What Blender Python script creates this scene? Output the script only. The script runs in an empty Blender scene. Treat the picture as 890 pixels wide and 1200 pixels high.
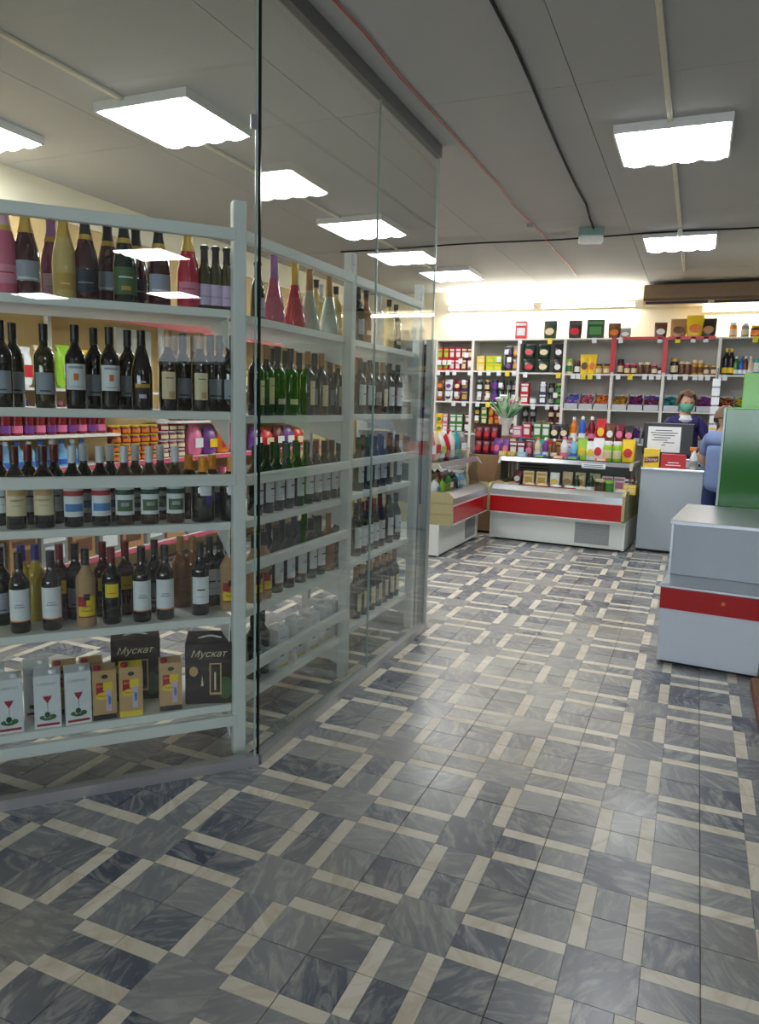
import bpy, math, random
from mathutils import Matrix, Vector
random.seed(7)
S = bpy.context.scene
COL = S.collection
# ------------------------------------------------------------------ camera
CH = 1.506
FPX, YAW, PIT, ROL = 865.8, .40035, .14442, .02717          # focal length in pixels of an 890x1200 frame
cy_, sy_, cp_, sp_ = math.cos(YAW), math.sin(YAW), math.cos(PIT), math.sin(PIT)
CW = Vector((-sy_*cp_, cy_*cp_, -sp_)); rt_ = Vector((cy_, sy_, 0)); up_ = rt_.cross(CW)
CR = math.cos(ROL)*rt_ + math.sin(ROL)*up_; CU = -math.sin(ROL)*rt_ + math.cos(ROL)*up_
CO = Vector((0, 0, CH))
cam = bpy.data.cameras.new('camera'); co = bpy.data.objects.new('camera', cam); COL.objects.link(co)
m = Matrix((CR, CU, -CW)).transposed().to_4x4(); m.translation = CO; co.matrix_world = m
cam.sensor_fit = 'VERTICAL'; cam.sensor_height = 36; cam.sensor_width = 36*890/1200
cam.lens = FPX/1200*36; cam.clip_start = .05; S.camera = co
def px(p):
    d = Vector(p)-CO; k = d.dot(CW)
    return (445+FPX*d.dot(CR)/k, 600-FPX*d.dot(CU)/k) if k > .05 else (-9999, -9999)
def ray(x, y): return CW+CR*((x-445)/FPX)+CU*((600-y)/FPX)
# ------------------------------------------------------------------ world, exposure
W = bpy.data.worlds.new('world'); S.world = W; W.use_nodes = True
W.node_tree.nodes['Background'].inputs[0].default_value = (.75, .85, 1, 1)
W.node_tree.nodes['Background'].inputs[1].default_value = .3
S.view_settings.view_transform = 'Standard'; S.view_settings.look = 'None'
S.view_settings.exposure = 0.0; S.view_settings.gamma = 1; S.view_settings.use_curve_mapping = False
LAMP_L = 30.0; WINDOW_L = 2.2; REAR_DAYLIGHT = 9.0
# ------------------------------------------------------------------ materials
MATS = {}
def srgb(c):
    return tuple(((v/255)/12.92 if v/255 <= .04045 else ((v/255+.055)/1.055)**2.4) for v in c)
def mat(key, col, rough=.5, metal=0, spec=.5, var=.12, scale=30, bump=0, coat=0, rgb=True):
    """procedural principled material: base colour broken by a fine noise"""
    k = (key, tuple(col), rough, metal)
    if k in MATS: return MATS[k]
    c = srgb(col) if rgb else col
    M = bpy.data.materials.new(key); M.use_nodes = True; N = M.node_tree.nodes; L = M.node_tree.links
    b = N['Principled BSDF']; b.inputs['Roughness'].default_value = rough; b.inputs['Metallic'].default_value = metal
    b.inputs['Specular IOR Level'].default_value = spec; b.inputs['Coat Weight'].default_value = coat
    t = N.new('ShaderNodeTexCoord'); n = N.new('ShaderNodeTexNoise'); n.inputs['Scale'].default_value = scale
    n.inputs['Detail'].default_value = 4; L.new(t.outputs['Object'], n.inputs['Vector'])
    r = N.new('ShaderNodeMix'); r.data_type = 'RGBA'
    r.inputs['A'].default_value = (*[max(0, v*(1-var)) for v in c], 1); r.inputs['B'].default_value = (*[min(1, v*(1+var)) for v in c], 1)
    L.new(n.outputs['Fac'], r.inputs['Factor']); L.new(r.outputs['Result'], b.inputs['Base Color'])
    if bump:
        bp = N.new('ShaderNodeBump'); bp.inputs['Strength'].default_value = bump; bp.inputs['Distance'].default_value = .01
        L.new(n.outputs['Fac'], bp.inputs['Height']); L.new(bp.outputs['Normal'], b.inputs['Normal'])
    MATS[k] = M; return M
def emit(key, col, strength):
    M = bpy.data.materials.new(key); M.use_nodes = True; N = M.node_tree.nodes; L = M.node_tree.links
    N.remove(N['Principled BSDF']); e = N.new('ShaderNodeEmission'); e.inputs[0].default_value = (*col, 1); e.inputs[1].default_value = strength
    L.new(e.outputs[0], N['Material Output'].inputs[0]); return M
def glassmat(key, tint, ior=1.5):
    M = bpy.data.materials.new(key); M.use_nodes = True; N = M.node_tree.nodes; L = M.node_tree.links
    N.remove(N['Principled BSDF'])
    t = N.new('ShaderNodeBsdfTransparent'); t.inputs[0].default_value = (*tint, 1)
    g = N.new('ShaderNodeBsdfGlossy'); g.inputs['Roughness'].default_value = .0
    ge = N.new('ShaderNodeNewGeometry'); dt = N.new('ShaderNodeVectorMath'); dt.operation = 'DOT_PRODUCT'; L.new(ge.outputs['Normal'], dt.inputs[0]); L.new(ge.outputs['Incoming'], dt.inputs[1])
    def mth(op, u, v):
        n = N.new('ShaderNodeMath'); n.operation = op
        for q, w in enumerate((u, v)):
            if w is None: continue
            if isinstance(w, (int, float)): n.inputs[q].default_value = w
            else: L.new(w, n.inputs[q])
        return n.outputs[0]
    f0 = ((ior-1)/(ior+1))**2                      # Schlick reflectance, the same from both sides of the thin sheet
    fr = mth('MULTIPLY_ADD', mth('POWER', mth('SUBTRACT', 1.0, mth('ABSOLUTE', dt.outputs['Value'], None)), 5.0), 1-f0); fr.node.inputs[2].default_value = f0
    x = N.new('ShaderNodeMixShader'); L.new(fr, x.inputs[0]); L.new(t.outputs[0], x.inputs[1]); L.new(g.outputs[0], x.inputs[2])
    L.new(x.outputs[0], N['Material Output'].inputs[0]); return M
def marble(key, lo, hi, vein, vs, rough):
    """stone with veins; every piece (object or mesh island) gets its own tone and its own cut of the veins"""
    M = bpy.data.materials.new(key); M.use_nodes = True; N = M.node_tree.nodes; L = M.node_tree.links
    b = N['Principled BSDF']
    g = N.new('ShaderNodeNewGeometry'); oi = N.new('ShaderNodeObjectInfo')
    ad = N.new('ShaderNodeMath'); ad.operation = 'ADD'; L.new(g.outputs['Random Per Island'], ad.inputs[0]); L.new(oi.outputs['Random'], ad.inputs[1])
    fr = N.new('ShaderNodeMath'); fr.operation = 'FRACT'; L.new(ad.outputs[0], fr.inputs[0])
    w = N.new('ShaderNodeTexWhiteNoise'); w.noise_dimensions = '1D'; L.new(fr.outputs[0], w.inputs['W'])
    rot = N.new('ShaderNodeVectorRotate'); rot.rotation_type = 'Z_AXIS'; L.new(g.outputs['Position'], rot.inputs['Vector'])
    mu = N.new('ShaderNodeMath'); mu.operation = 'MULTIPLY'; mu.inputs[1].default_value = 6.28; L.new(w.outputs['Value'], mu.inputs[0]); L.new(mu.outputs[0], rot.inputs['Angle'])
    of = N.new('ShaderNodeVectorMath'); of.operation = 'MULTIPLY_ADD'; of.inputs[1].default_value = (1, 3.2, 1)
    sc = N.new('ShaderNodeVectorMath'); sc.operation = 'SCALE'; sc.inputs['Scale'].default_value = 40; L.new(w.outputs['Color'], sc.inputs[0])
    L.new(rot.outputs[0], of.inputs[0]); L.new(sc.outputs[0], of.inputs[2])
    n = N.new('ShaderNodeTexNoise'); n.inputs['Scale'].default_value = vs; n.inputs['Detail'].default_value = 7; n.inputs['Roughness'].default_value = .62; n.inputs['Distortion'].default_value = 1.1
    L.new(of.outputs[0], n.inputs['Vector'])
    m1 = N.new('ShaderNodeMix'); m1.data_type = 'RGBA'; m1.inputs['A'].default_value = (*srgb(lo), 1); m1.inputs['B'].default_value = (*srgb(hi), 1); L.new(w.outputs['Value'], m1.inputs['Factor'])
    mr = N.new('ShaderNodeMapRange'); mr.inputs['From Min'].default_value = .46; mr.inputs['From Max'].default_value = .7; mr.inputs['To Max'].default_value = .85; L.new(n.outputs['Fac'], mr.inputs['Value'])
    m2 = N.new('ShaderNodeMix'); m2.data_type = 'RGBA'; L.new(mr.outputs[0], m2.inputs['Factor']); L.new(m1.outputs['Result'], m2.inputs['A']); m2.inputs['B'].default_value = (*srgb(vein), 1)
    ns = N.new('ShaderNodeTexNoise'); ns.inputs['Scale'].default_value = 1.3; ns.inputs['Detail'].default_value = 6; L.new(g.outputs['Position'], ns.inputs['Vector'])
    ms = N.new('ShaderNodeMapRange'); ms.inputs['From Min'].default_value = .5; ms.inputs['From Max'].default_value = .8; ms.inputs['To Max'].default_value = .6; L.new(ns.outputs['Fac'], ms.inputs['Value'])
    m3 = N.new('ShaderNodeMix'); m3.data_type = 'RGBA'; L.new(ms.outputs[0], m3.inputs['Factor']); L.new(m2.outputs['Result'], m3.inputs['A']); m3.inputs['B'].default_value = (*srgb((168, 160, 142)), 1)   # worn, dusty patches
    L.new(m3.outputs['Result'], b.inputs['Base Color'])
    n2 = N.new('ShaderNodeTexNoise'); n2.inputs['Scale'].default_value = 3; n2.inputs['Detail'].default_value = 3; L.new(g.outputs['Position'], n2.inputs['Vector'])
    r2 = N.new('ShaderNodeMapRange'); r2.inputs['To Min'].default_value = rough-.12; r2.inputs['To Max'].default_value = rough+.16; L.new(n2.outputs['Fac'], r2.inputs['Value']); L.new(r2.outputs[0], b.inputs['Roughness'])
    return M
WHITE = mat('white_paint', (222, 226, 222), .4, var=.04, scale=8)
RACK = mat('rack_enamel', (224, 228, 224), .38, var=.03, scale=8)
STEEL = mat('brushed_steel', (176, 180, 184), .3, .85, var=.08, scale=60)
GREYPANEL = mat('grey_laminate', (160, 168, 176), .35, .15, var=.04, scale=12)
ALU = mat('aluminium', (188, 190, 192), .35, .8, var=.06, scale=40)
RED = mat('red_plastic', (176, 14, 20), .25, var=.05, scale=6)
OLIVE = mat('olive_beige_plastic', (168, 160, 118), .5, var=.05)
BLACK = mat('black_plastic', (14, 14, 16), .35)
DARK = mat('dark_gap', (22, 22, 24), .7)
GLASS = glassmat('showcase_glass', (.92, .945, .935), 1.5)
CASEGLASS = glassmat('case_glass', (.95, .97, .96), 1.4)
EDGE = mat('glass_edge', (16, 30, 26), .15)
EDGEL = mat('glass_edge_light', (150, 172, 165), .2)
PAPER = mat('paper', (235, 238, 242), .7, var=.03)
INK = mat('ink', (50, 52, 60), .8)
CREAM = mat('cream_plaster', (244, 236, 210), .8, var=.03, scale=4)
REARW = mat('rear_wall_paint', (128, 118, 100), .8, var=.05, scale=3)
TAN = mat('tan_wall_paint', (214, 184, 128), .75, var=.05, scale=3)
CEIL = mat('ceiling_board', (182, 182, 180), .85, var=.05, scale=2.5)
GROUT = mat('grout', (112, 98, 78), .9, var=.15, scale=12)
SKIN = mat('skin', (206, 160, 134), .5, var=.04)
HAIR = mat('brown_hair', (98, 72, 50), .6, var=.3, scale=60, bump=.5)
# ------------------------------------------------------------------ mesh helpers
class MB:
    def __init__(s): s.v = []; s.f = []; s.m = []
    def add(s, vs, fs, mi=0):
        o = len(s.v); s.v += [tuple(v) for v in vs]; s.f += [tuple(i+o for i in f) for f in fs]; s.m += [mi]*len(fs); return s
    def box(s, x0, x1, y0, y1, z0, z1, mi=0):
        return s.add([(x0,y0,z0),(x1,y0,z0),(x1,y1,z0),(x0,y1,z0),(x0,y0,z1),(x1,y0,z1),(x1,y1,z1),(x0,y1,z1)],
                     [(0,3,2,1),(4,5,6,7),(0,1,5,4),(1,2,6,5),(2,3,7,6),(3,0,4,7)], mi)
    def bbox(s, x0, x1, y0, y1, z0, z1, b=.004, mi=0):
        """box with chamfered edges: octagonal rings"""
        def ring(z, i): return [(x0+b+i,y0+i,z),(x1-b-i,y0+i,z),(x1-i,y0+b+i,z),(x1-i,y1-b-i,z),(x1-b-i,y1-i,z),(x0+b+i,y1-i,z),(x0+i,y1-b-i,z),(x0+i,y0+b+i,z)]
        return s.loft([ring(z0, b*.7), ring(z0+b, 0), ring(z1-b, 0), ring(z1, b*.7)], mi)
    def loft(s, rings, mi=0, cap=True):
        n = len(rings[0]); vs = [v for r in rings for v in r]; fs = []
        for k in range(len(rings)-1):
            for i in range(n):
                j = (i+1) % n; fs.append((k*n+i, k*n+j, (k+1)*n+j, (k+1)*n+i))
        if cap: fs.append(tuple(range(n-1, -1, -1))); fs.append(tuple((len(rings)-1)*n+i for i in range(n)))
        return s.add(vs, fs, mi)
    def lathe(s, prof, seg=18, mi=0, c=(0, 0)):
        return s.loft([[(c[0]+r*math.cos(2*math.pi*i/seg), c[1]+r*math.sin(2*math.pi*i/seg), z) for i in range(seg)] for r, z in prof], mi)
    def prism(s, poly, a0, a1, axis='x', mi=0):
        """poly of (u, z) extruded along axis x (u is y) or y (u is x)"""
        f = (lambda a, p: (a, p[0], p[1])) if axis == 'x' else (lambda a, p: (p[0], a, p[1]))
        return s.loft([[f(a0, p) for p in poly], [f(a1, p) for p in poly]], mi)
    def tube(s, pts, r, seg=8, mi=0):
        P = [Vector(p) for p in pts]; rings = []
        for i, p in enumerate(P):
            t = (P[min(i+1, len(P)-1)]-P[max(i-1, 0)]).normalized()
            a = t.cross(Vector((0, 0, 1)))
            if a.length < .05: a = t.cross(Vector((1, 0, 0)))
            a.normalize(); b = t.cross(a); rr = r[i] if isinstance(r, (list, tuple)) else r
            rings.append([tuple(p+a*(rr*math.cos(2*math.pi*k/seg))+b*(rr*math.sin(2*math.pi*k/seg))) for k in range(seg)])
        return s.loft(rings, mi)
    def patch(s, r, z0, z1, half, mi=0, seg=8, mid=0):
        """curved label on a cylinder of radius r, facing -y"""
        vs = []; fs = []
        for i in range(seg+1):
            a = -math.pi/2+mid-half+2*half*i/seg
            vs += [(r*math.cos(a), r*math.sin(a), z0), (r*math.cos(a), r*math.sin(a), z1)]
            if i: fs.append((2*i-2, 2*i, 2*i+1, 2*i-1))
        return s.add(vs, fs, mi)
    def mesh(s, name, mats, smooth=False):
        me = bpy.data.meshes.new(name); me.from_pydata(s.v, [], s.f)
        for q in (mats if isinstance(mats, (list, tuple)) else [mats]): me.materials.append(q)
        me.polygons.foreach_set('material_index', s.m)
        if smooth:
            me.polygons.foreach_set('use_smooth', [True]*len(s.f))
            try: me.set_sharp_from_angle(angle=.7)
            except Exception: pass
        me.update(); return me
def ob(name, me=None, parent=None, loc=(0, 0, 0), rot=0):
    o = bpy.data.objects.new(name, me); COL.objects.link(o); o.location = loc; o.rotation_euler = (0, 0, rot)
    if parent: o.parent = parent
    return o
def tag(o, label, cat, group=None):
    o['label'] = label; o['category'] = cat
    if group: o['group'] = group
    return o
def struct(name, me, parent=None, loc=(0, 0, 0), rot=0):
    o = ob(name, me, parent, loc, rot)
    if not parent: o['kind'] = 'structure'
    return o
def spawn(proto, name, loc, rot, label, cat, group=None):
    """proto = (root mesh or None, [(part name, mesh, [(sub name, mesh), ...]), ...]); meshes are shared by all copies"""
    o = ob(name, proto[0], None, loc, rot); tag(o, label, cat, group)
    for p in proto[1]:
        c = ob(p[0], p[1], o)
        for q in (p[2] if len(p) > 2 else []): ob(q[0], q[1], c)
    return o
TXT = {}
def textmesh(s, width, m, bend=None, z=0, y=0, shear=0, x=0):
    """lettering as a flat mesh facing -y, centred at (x, z); bent round radius 'bend' if given"""
    cu = bpy.data.curves.new('lettering', 'FONT'); cu.body = s; cu.align_x = 'CENTER'; cu.align_y = 'CENTER'; cu.shear = shear; cu.resolution_u = 2
    o = bpy.data.objects.new('lettering', cu); COL.objects.link(o)
    dg = bpy.context.evaluated_depsgraph_get(); me = bpy.data.meshes.new_from_object(o.evaluated_get(dg))
    bpy.data.objects.remove(o)
    xs = [v.co.x for v in me.vertices] or [0, 1]; k = width/(max(xs)-min(xs)); cx = (max(xs)+min(xs))/2
    for v in me.vertices:
        u, h = (v.co.x-cx)*k+x, v.co.y*k+z
        if bend: a = -math.pi/2+u/bend; v.co = (bend*math.cos(a), bend*math.sin(a), h)
        else: v.co = (u, y, h)
    me.materials.clear(); me.materials.append(m); return me
# ------------------------------------------------------------------ floor: marble pieces in 0.5 m repeats
XL, XR, YB, YF = -4.65, 8.0, -6.5, 10.3
CZ = 3.1
GX, GY, PM = -.371, 2.13, .5
MARB = marble('grey_marble', (60, 70, 92), (140, 142, 142), (170, 172, 166), 8, .3)
CREAMM = marble('white_marble', (206, 200, 184), (222, 216, 202), (186, 174, 148), 5, .36)
fl = struct('floor', MB().box(XL-.2, XR+.2, YB-.2, YF+.2, -.1, -.0035).mesh('floor', GROUT))
pieces_g, pieces_w = [], []
for i in range(-9, 18):
    for j in range(-18, 18):
        cx, cy = GX+i*PM, GY+j*PM
        for a in (0, 1):
            for b in (0, 1):
                pieces_g.append((cx-.15+.15*a, cy-.15+.15*b, .15, .15))
            pieces_w += [(cx-.15+.15*a, cy+.15, .15, .05), (cx-.15+.15*a, cy-.2, .15, .05), (cx+.15, cy-.15+.15*a, .05, .15), (cx-.2, cy-.15+.15*a, .05, .15)]
            pieces_g += [(cx-.15+.15*a, cy+.2, .15, .1), (cx+.2, cy-.15+.15*a, .1, .15)]
        pieces_g.append((cx+.15, cy+.15, .2, .2))
def inroom(p): return XL < p[0] and p[0]+p[2] < XR and YB < p[1] and p[1]+p[3] < YF
def shown(p):
    c = (p[0]+p[2]/2, p[1]+p[3]/2, 0); u, v = px(c)
    if not (-10 < u < 900 and 600 < v < 1215): return None
    n = (.738, -.675)                                     # in front of the glass showcase
    if c[0] < -1.6 and not (c[1] < 2.466 and (c[0]+1.562)*n[0]+(c[1]-2.466)*n[1] > 0) and c[1] < 6: return None
    return c[0]**2+c[1]**2
TM = {}
def gaps(p):
    """joint half-widths on the four sides: wide where a slab of the pattern ends, hairline elsewhere"""
    def on_(c, o): q = ((c-o)/PM) % 1; return min(q, 1-q) < .01
    return tuple(.0012 if f else .00025 for f in (on_(p[0], GX), on_(p[0]+p[2], GX), on_(p[1], GY), on_(p[1]+p[3], GY)))
def tileverts(w, d, g):
    a, b, c, e = g; t = .0008
    return [[(a, c, -.0034), (w-b, c, -.0034), (w-b, d-e, -.0034), (a, d-e, -.0034)], [(a, c, -.0008), (w-b, c, -.0008), (w-b, d-e, -.0008), (a, d-e, -.0008)], [(a+t, c+t, 0), (w-b-t, c+t, 0), (w-b-t, d-e-t, 0), (a+t, d-e-t, 0)]]
def tilemesh(w, d, g, m):
    k = (w, d, g, m.name)
    if k not in TM: TM[k] = MB().loft(tileverts(w, d, g)).mesh('tile', m)
    return TM[k]
def lay(pieces, m, name, rest):
    P = [p for p in pieces if inroom(p)]
    vis = sorted([p for p in P if shown(p) is not None], key=shown)[:300]; vs = set(vis)
    for p in vis: ob(name, tilemesh(p[2], p[3], gaps(p), m), fl, (p[0], p[1], random.uniform(-.0004, .0003)))
    mb = MB()
    for p in P:
        if p in vs: continue
        z = random.uniform(-.0004, .0003); r = tileverts(p[2], p[3], gaps(p))
        v = [(p[0]+q[0], p[1]+q[1], q[2]+z) for q in r[0]+r[2]]
        mb.add(v, [(4, 5, 6, 7), (0, 1, 5, 4), (1, 2, 6, 5), (2, 3, 7, 6), (3, 0, 4, 7)])
    o = ob(rest, mb.mesh(rest, m), fl); o['kind'] = 'stuff'
lay(pieces_g, MARB, 'marble_tile', 'marble_tiles')
lay(pieces_w, CREAMM, 'white_strip', 'white_strips')
# ------------------------------------------------------------------ walls, ceiling, window behind the viewer
struct('wall_left', MB().box(XL-.2, XL, YB, YF, 0, CZ).mesh('wall_left', TAN))
struct('trim_1', MB().box(XL, XL+.03, YB, YF, 2.84, CZ).mesh('trim_1', CREAM))
struct('wall_back', MB().box(XL-.2, XR+.2, YF, YF+.2, 0, CZ+.1).mesh('wall_back', CREAM))
struct('wall_front', MB().box(XL-.2, XR+.2, YB-.2, YB, 0, CZ+.1).mesh('wall_front', REARW))
WY0, WY1, WZ0, WZ1 = -4.6, -3.1, 2.15, 2.72
struct('wall_right', MB().box(XR, XR+.2, YB, WY0, 0, CZ).box(XR, XR+.2, WY1, YF, 0, CZ).box(XR, XR+.2, WY0, WY1, 0, WZ0).box(XR, XR+.2, WY0, WY1, WZ1, CZ).mesh('wall_right', REARW))
DAY = emit('daylight_pane', (.86, .93, 1), WINDOW_L)
wf = MB()
for y in (WY0, (WY0+WY1)/2-.025, WY1-.05): wf.box(XR-.02, XR+.06, y, y+.05, WZ0, WZ1)
wf.box(XR-.02, XR+.06, WY0, WY1, WZ0, WZ0+.05).box(XR-.02, XR+.06, WY0, WY1, WZ1-.05, WZ1)
w1 = struct('window_1', wf.mesh('window_frame', WHITE))
for k in range(2): ob('pane', MB().box(XR+.02, XR+.03, WY0+.05+k*.725, WY0+.725+k*.725, WZ0+.05, WZ1-.05).mesh('pane', DAY), w1)
DAY2 = emit('daylight_shopfront_pane', (.8, .9, 1), REAR_DAYLIGHT)
wf = MB()
for k in range(5): wf.box(-3.6+k*1.5, -3.54+k*1.5, YB-.01, YB+.05, .9, 2.6)
wf.box(-3.6, 2.46, YB-.01, YB+.05, .85, .9).box(-3.6, 2.46, YB-.01, YB+.05, 2.6, 2.66)
w2 = struct('window_2', wf.mesh('window_frame', WHITE))
for k in range(4): ob('pane', MB().box(-3.54+k*1.5, -2.1+k*1.5, YB+.005, YB+.015, .9, 2.6).mesh('pane', DAY2), w2)
ce = struct('ceiling', MB().box(XL-.2, XR+.2, YB-.2, YF+.2, CZ+.012, CZ+.15).mesh('ceiling', DARK))
x = XL
cpm = {}
while x < XR-.01:
    w = min(1.32, XR-x); y = YB
    while y < YF-.01:
        d = min(2.62, YF-y); k = (round(w, 2), round(d, 2))
        if k not in cpm: cpm[k] = MB().box(.002, w-.002, .002, d-.002, 0, .012).mesh('ceiling_panel', CEIL)
        ob('ceiling_panel', cpm[k], ce, (x, y, CZ)); y += 2.62
    x += 1.32
# ------------------------------------------------------------------ ceiling lamps
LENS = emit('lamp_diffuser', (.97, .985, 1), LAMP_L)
HOUS = mat('lamp_housing', (214, 214, 210), .5)
def lamp_proto():
    h = MB().box(-.31, .31, -.31, .31, .03, .055).box(-.31, .31, -.31, -.3, .006, .03).box(-.31, .31, .3, .31, .006, .03).box(-.31, -.3, -.3, .3, .006, .03).box(.3, .31, -.3, .3, .006, .03)
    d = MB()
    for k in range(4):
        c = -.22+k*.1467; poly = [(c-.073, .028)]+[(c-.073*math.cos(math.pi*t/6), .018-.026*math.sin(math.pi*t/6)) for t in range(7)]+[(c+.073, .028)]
        d.prism(poly[::-1], -.294, .294, 'y')  # scalloped lens shape imitates the bloom round each tube
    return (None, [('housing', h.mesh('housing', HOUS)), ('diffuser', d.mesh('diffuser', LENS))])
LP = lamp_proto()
lamps = [(-2.87, 3.65, 'above the angled wine rack'), (-2.9, 6.3, 'behind the straight wine racks'), (-2.85, 8.75, 'close to the cream back wall'), (-.26, 4.89, 'above the two-tier steel counter'),
         (-.28, 7.62, 'before the brown wall cornice'), (-4.2, 3.35, 'beside the tan wall'), (2.95, -1.15, 'in the rear half of the shop'), (5.7, -2.7, 'in the rear half of the shop'),
         (5.5, -5.0, 'in the rear half of the shop')]
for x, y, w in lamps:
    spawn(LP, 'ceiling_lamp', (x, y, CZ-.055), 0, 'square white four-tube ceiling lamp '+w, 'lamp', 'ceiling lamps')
def cable(name, pts, r, m, label, cat='cable'):
    return tag(ob(name, MB().tube(pts, r, 6).mesh(name, m, True)), label, cat)
def wob(p, a): return (p[0]+random.uniform(-a, a), p[1], CZ-.012)
BLK = mat('black_cable', (16, 16, 18), .85); REDC = mat('red_cable', (176, 70, 56), .5); CONDUIT = mat('white_conduit', (214, 208, 188), .5)
cable('ceiling_cable', [wob((-.83-.0105*k+.01*math.sin(k*1.3), 1.2+k*.45), .006) for k in range(14)]+[(-.95, 7.3, CZ-.012)], .0085, BLK, 'black cable running along the ceiling to the emergency light')
cable('ceiling_cable', [(-3.6+k*.38, 7.27+.03*math.sin(k*1.3)+.003*k, CZ-.013) for k in range(26)], .008, BLK, 'black cable crossing the ceiling from side to side')
cable('ceiling_cable', [wob((-1.46, 1.2+k*.48), .012) for k in range(18)], .0055, REDC, 'thin red cable running along the ceiling above the aisle')
for x, segs, lab in ((-.27, [(-.1, 4.58), (5.2, 7.1), (7.93, 9.3)], 'over the aisle'), (-2.98, [(.5, 3.34), (3.96, 5.99), (6.61, 8.44)], 'behind the glass showcase')):
    for k, (a, b) in enumerate(segs):
        tag(ob('cable_duct', MB().bbox(x-.014, x+.014, a, b, CZ-.02, CZ-.001).mesh('cable_duct', CONDUIT)), 'pale plastic cable duct '+['running up to the first lamp ', 'joining two lamps ', 'past the last lamp '][k]+lab, 'cable duct', 'cable ducts '+lab)
e = spawn((None, [('housing', MB().bbox(-.11, .11, -.05, .05, .035, .1).mesh('h', mat('green_grey', (120, 150, 140), .5))), ('lens', MB().bbox(-.105, .105, -.048, .048, -.03, .035, .014).mesh('l', mat('frosted', (240, 242, 240), .4)))]),
          'emergency_light', (-1.0, 7.0, CZ-.101), .2, 'small white emergency light where the ceiling cables meet', 'light')
tag(ob('junction_box', MB().bbox(-.03, .03, -.03, .03, 0, .03).mesh('jb', mat('grey_plastic', (150, 150, 150), .5)), None, (-1.475, 6.7, CZ-.031)), 'small grey junction box on the red ceiling cable', 'junction box')
tag(ob('lamp_plug', MB().lathe([(.012, 0), (.02, .01), (.02, .05), (.01, .07)], 10).mesh('plug', WHITE, True), None, (-.27, 7.13, CZ-.09)), 'small white plug hanging at the end of the aisle cable duct', 'plug')
# added strip lights, no such fixture visible, that overexpose the back wall
TUBE = emit('added_wall_glow_tube', (1, .96, .84), 130.0)
STP = (None, [('housing', MB().bbox(-.62, .62, -.05, 0, 0, .06, .006).mesh('housing', HOUS)), ('tube', MB().tube([(-.59, -.075, .03), (.59, -.075, .03)], .016, 8).mesh('tube', TUBE, True)),
             ('holder', MB().box(-.62, -.59, -.095, -.05, .01, .05).mesh('holder', WHITE)), ('holder', MB().box(.59, .62, -.095, -.05, .01, .05).mesh('holder', WHITE))])
for x in (-2.75, -1.45): spawn(STP, 'added_strip_light', (x, YF-.001, 2.84), 0, 'added fluorescent strip light brightening the cream back wall', 'lamp', 'added strip lights on the back wall')
spawn(STP, 'added_strip_light', (.55, YF-.02, 2.75), 0, 'added fluorescent strip light brightening the wall under the brown cornice', 'lamp')
# brown cornice over the back shelving
cn = ob('cornice', None, None, (0, 0, 0)); tag(cn, 'brown box cornice with dark slots along the back wall', 'cornice')
BRN = mat('brown_wood_trim', (136, 112, 84), .6, var=.12, scale=14)
ob('box', MB().prism([(10.28, 2.86), (10.04, 2.86), (10.0, 2.9), (10.0, 3.06), (10.28, 3.06)], -.74, 1.9).mesh('box', BRN), cn)
ob('lower_board', MB().box(-.74, 1.9, 9.985, 10.28, 2.82, 2.862).mesh('lb', mat('pale_trim', (200, 186, 160), .6)), cn)
for a, b in ((-.71, 0.0), (.07, .8), (.87, 1.6)): ob('slot', MB().box(a, b, 9.975, 9.986, 2.826, 2.856).mesh('slot', mat('dark_brown', (46, 28, 22), .6)), cn)
# ------------------------------------------------------------------ glass showcase
GC = Vector((-1.585, 2.50)); GF = Vector((-1.61, 4.60)); GD = Vector((-.676, -.737)); GN = Vector((.737, -.676))
def vslab(a, b, t, z0, z1, mb=None, mi=0, off=0):
    """upright slab between plan points a and b"""
    d = (b-a).normalized(); n = Vector((d.y, -d.x)); a = a+n*off; b = b+n*off
    q = [a-n*t/2, b-n*t/2, b+n*t/2, a+n*t/2]; mb = mb or MB()
    return mb.loft([[(p.x, p.y, z0) for p in q], [(p.x, p.y, z1) for p in q]], mi)
gs = ob('glass_showcase', None, None, (GC.x, GC.y, 0)); tag(gs, 'floor-to-ceiling frameless glass wall enclosing the wine racks', 'showcase')
def gpart(name, mb, m, par=None):
    mb.v = [(v[0]-GC.x, v[1]-GC.y, v[2]) for v in mb.v]
    return ob(name, mb.mesh(name, m), par or gs)
GM = GC.lerp(GF, .545); dF = (GF-GC).normalized()
panes = [(GC+GD*.012, GC+GD*1.9), (GC+dF*.004, GM-dF*.003), (GM+dF*.003, GF)]
for k, (a, b) in enumerate(panes):
    p = gpart('glass_pane', vslab(a, b, .01, .035, 3.03), GLASS)
    d = (b-a).normalized()
    gpart('pane_edge', vslab(a-d*.003, a+d*.003, .0104, .035, 3.03), EDGE if k == 1 else EDGEL, p)
    if k == 2: gpart('pane_edge', vslab(b-d*.003, b+d*.003, .0104, .035, 3.03), EDGEL, p)
rail = MB()
for a, b in ((GC+GD*0, GC+GD*1.9), (GC, GF)): vslab(a, b, .045, .0, .042, rail)
gpart('bottom_rail', rail, ALU)
top = MB()
for a, b in ((GC, GC+GD*1.9), (GC, GF)): vslab(a, b, .04, 3.03, CZ-.001, top)
gpart('top_rail', top, mat('grey_channel', (120, 122, 120), .45, .5))
gpart('corner_clip', vslab(GC+GD*.01+GN*.008, GC+GD*.035+GN*.008, .012, 2.5, 2.55), STEEL)
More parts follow.
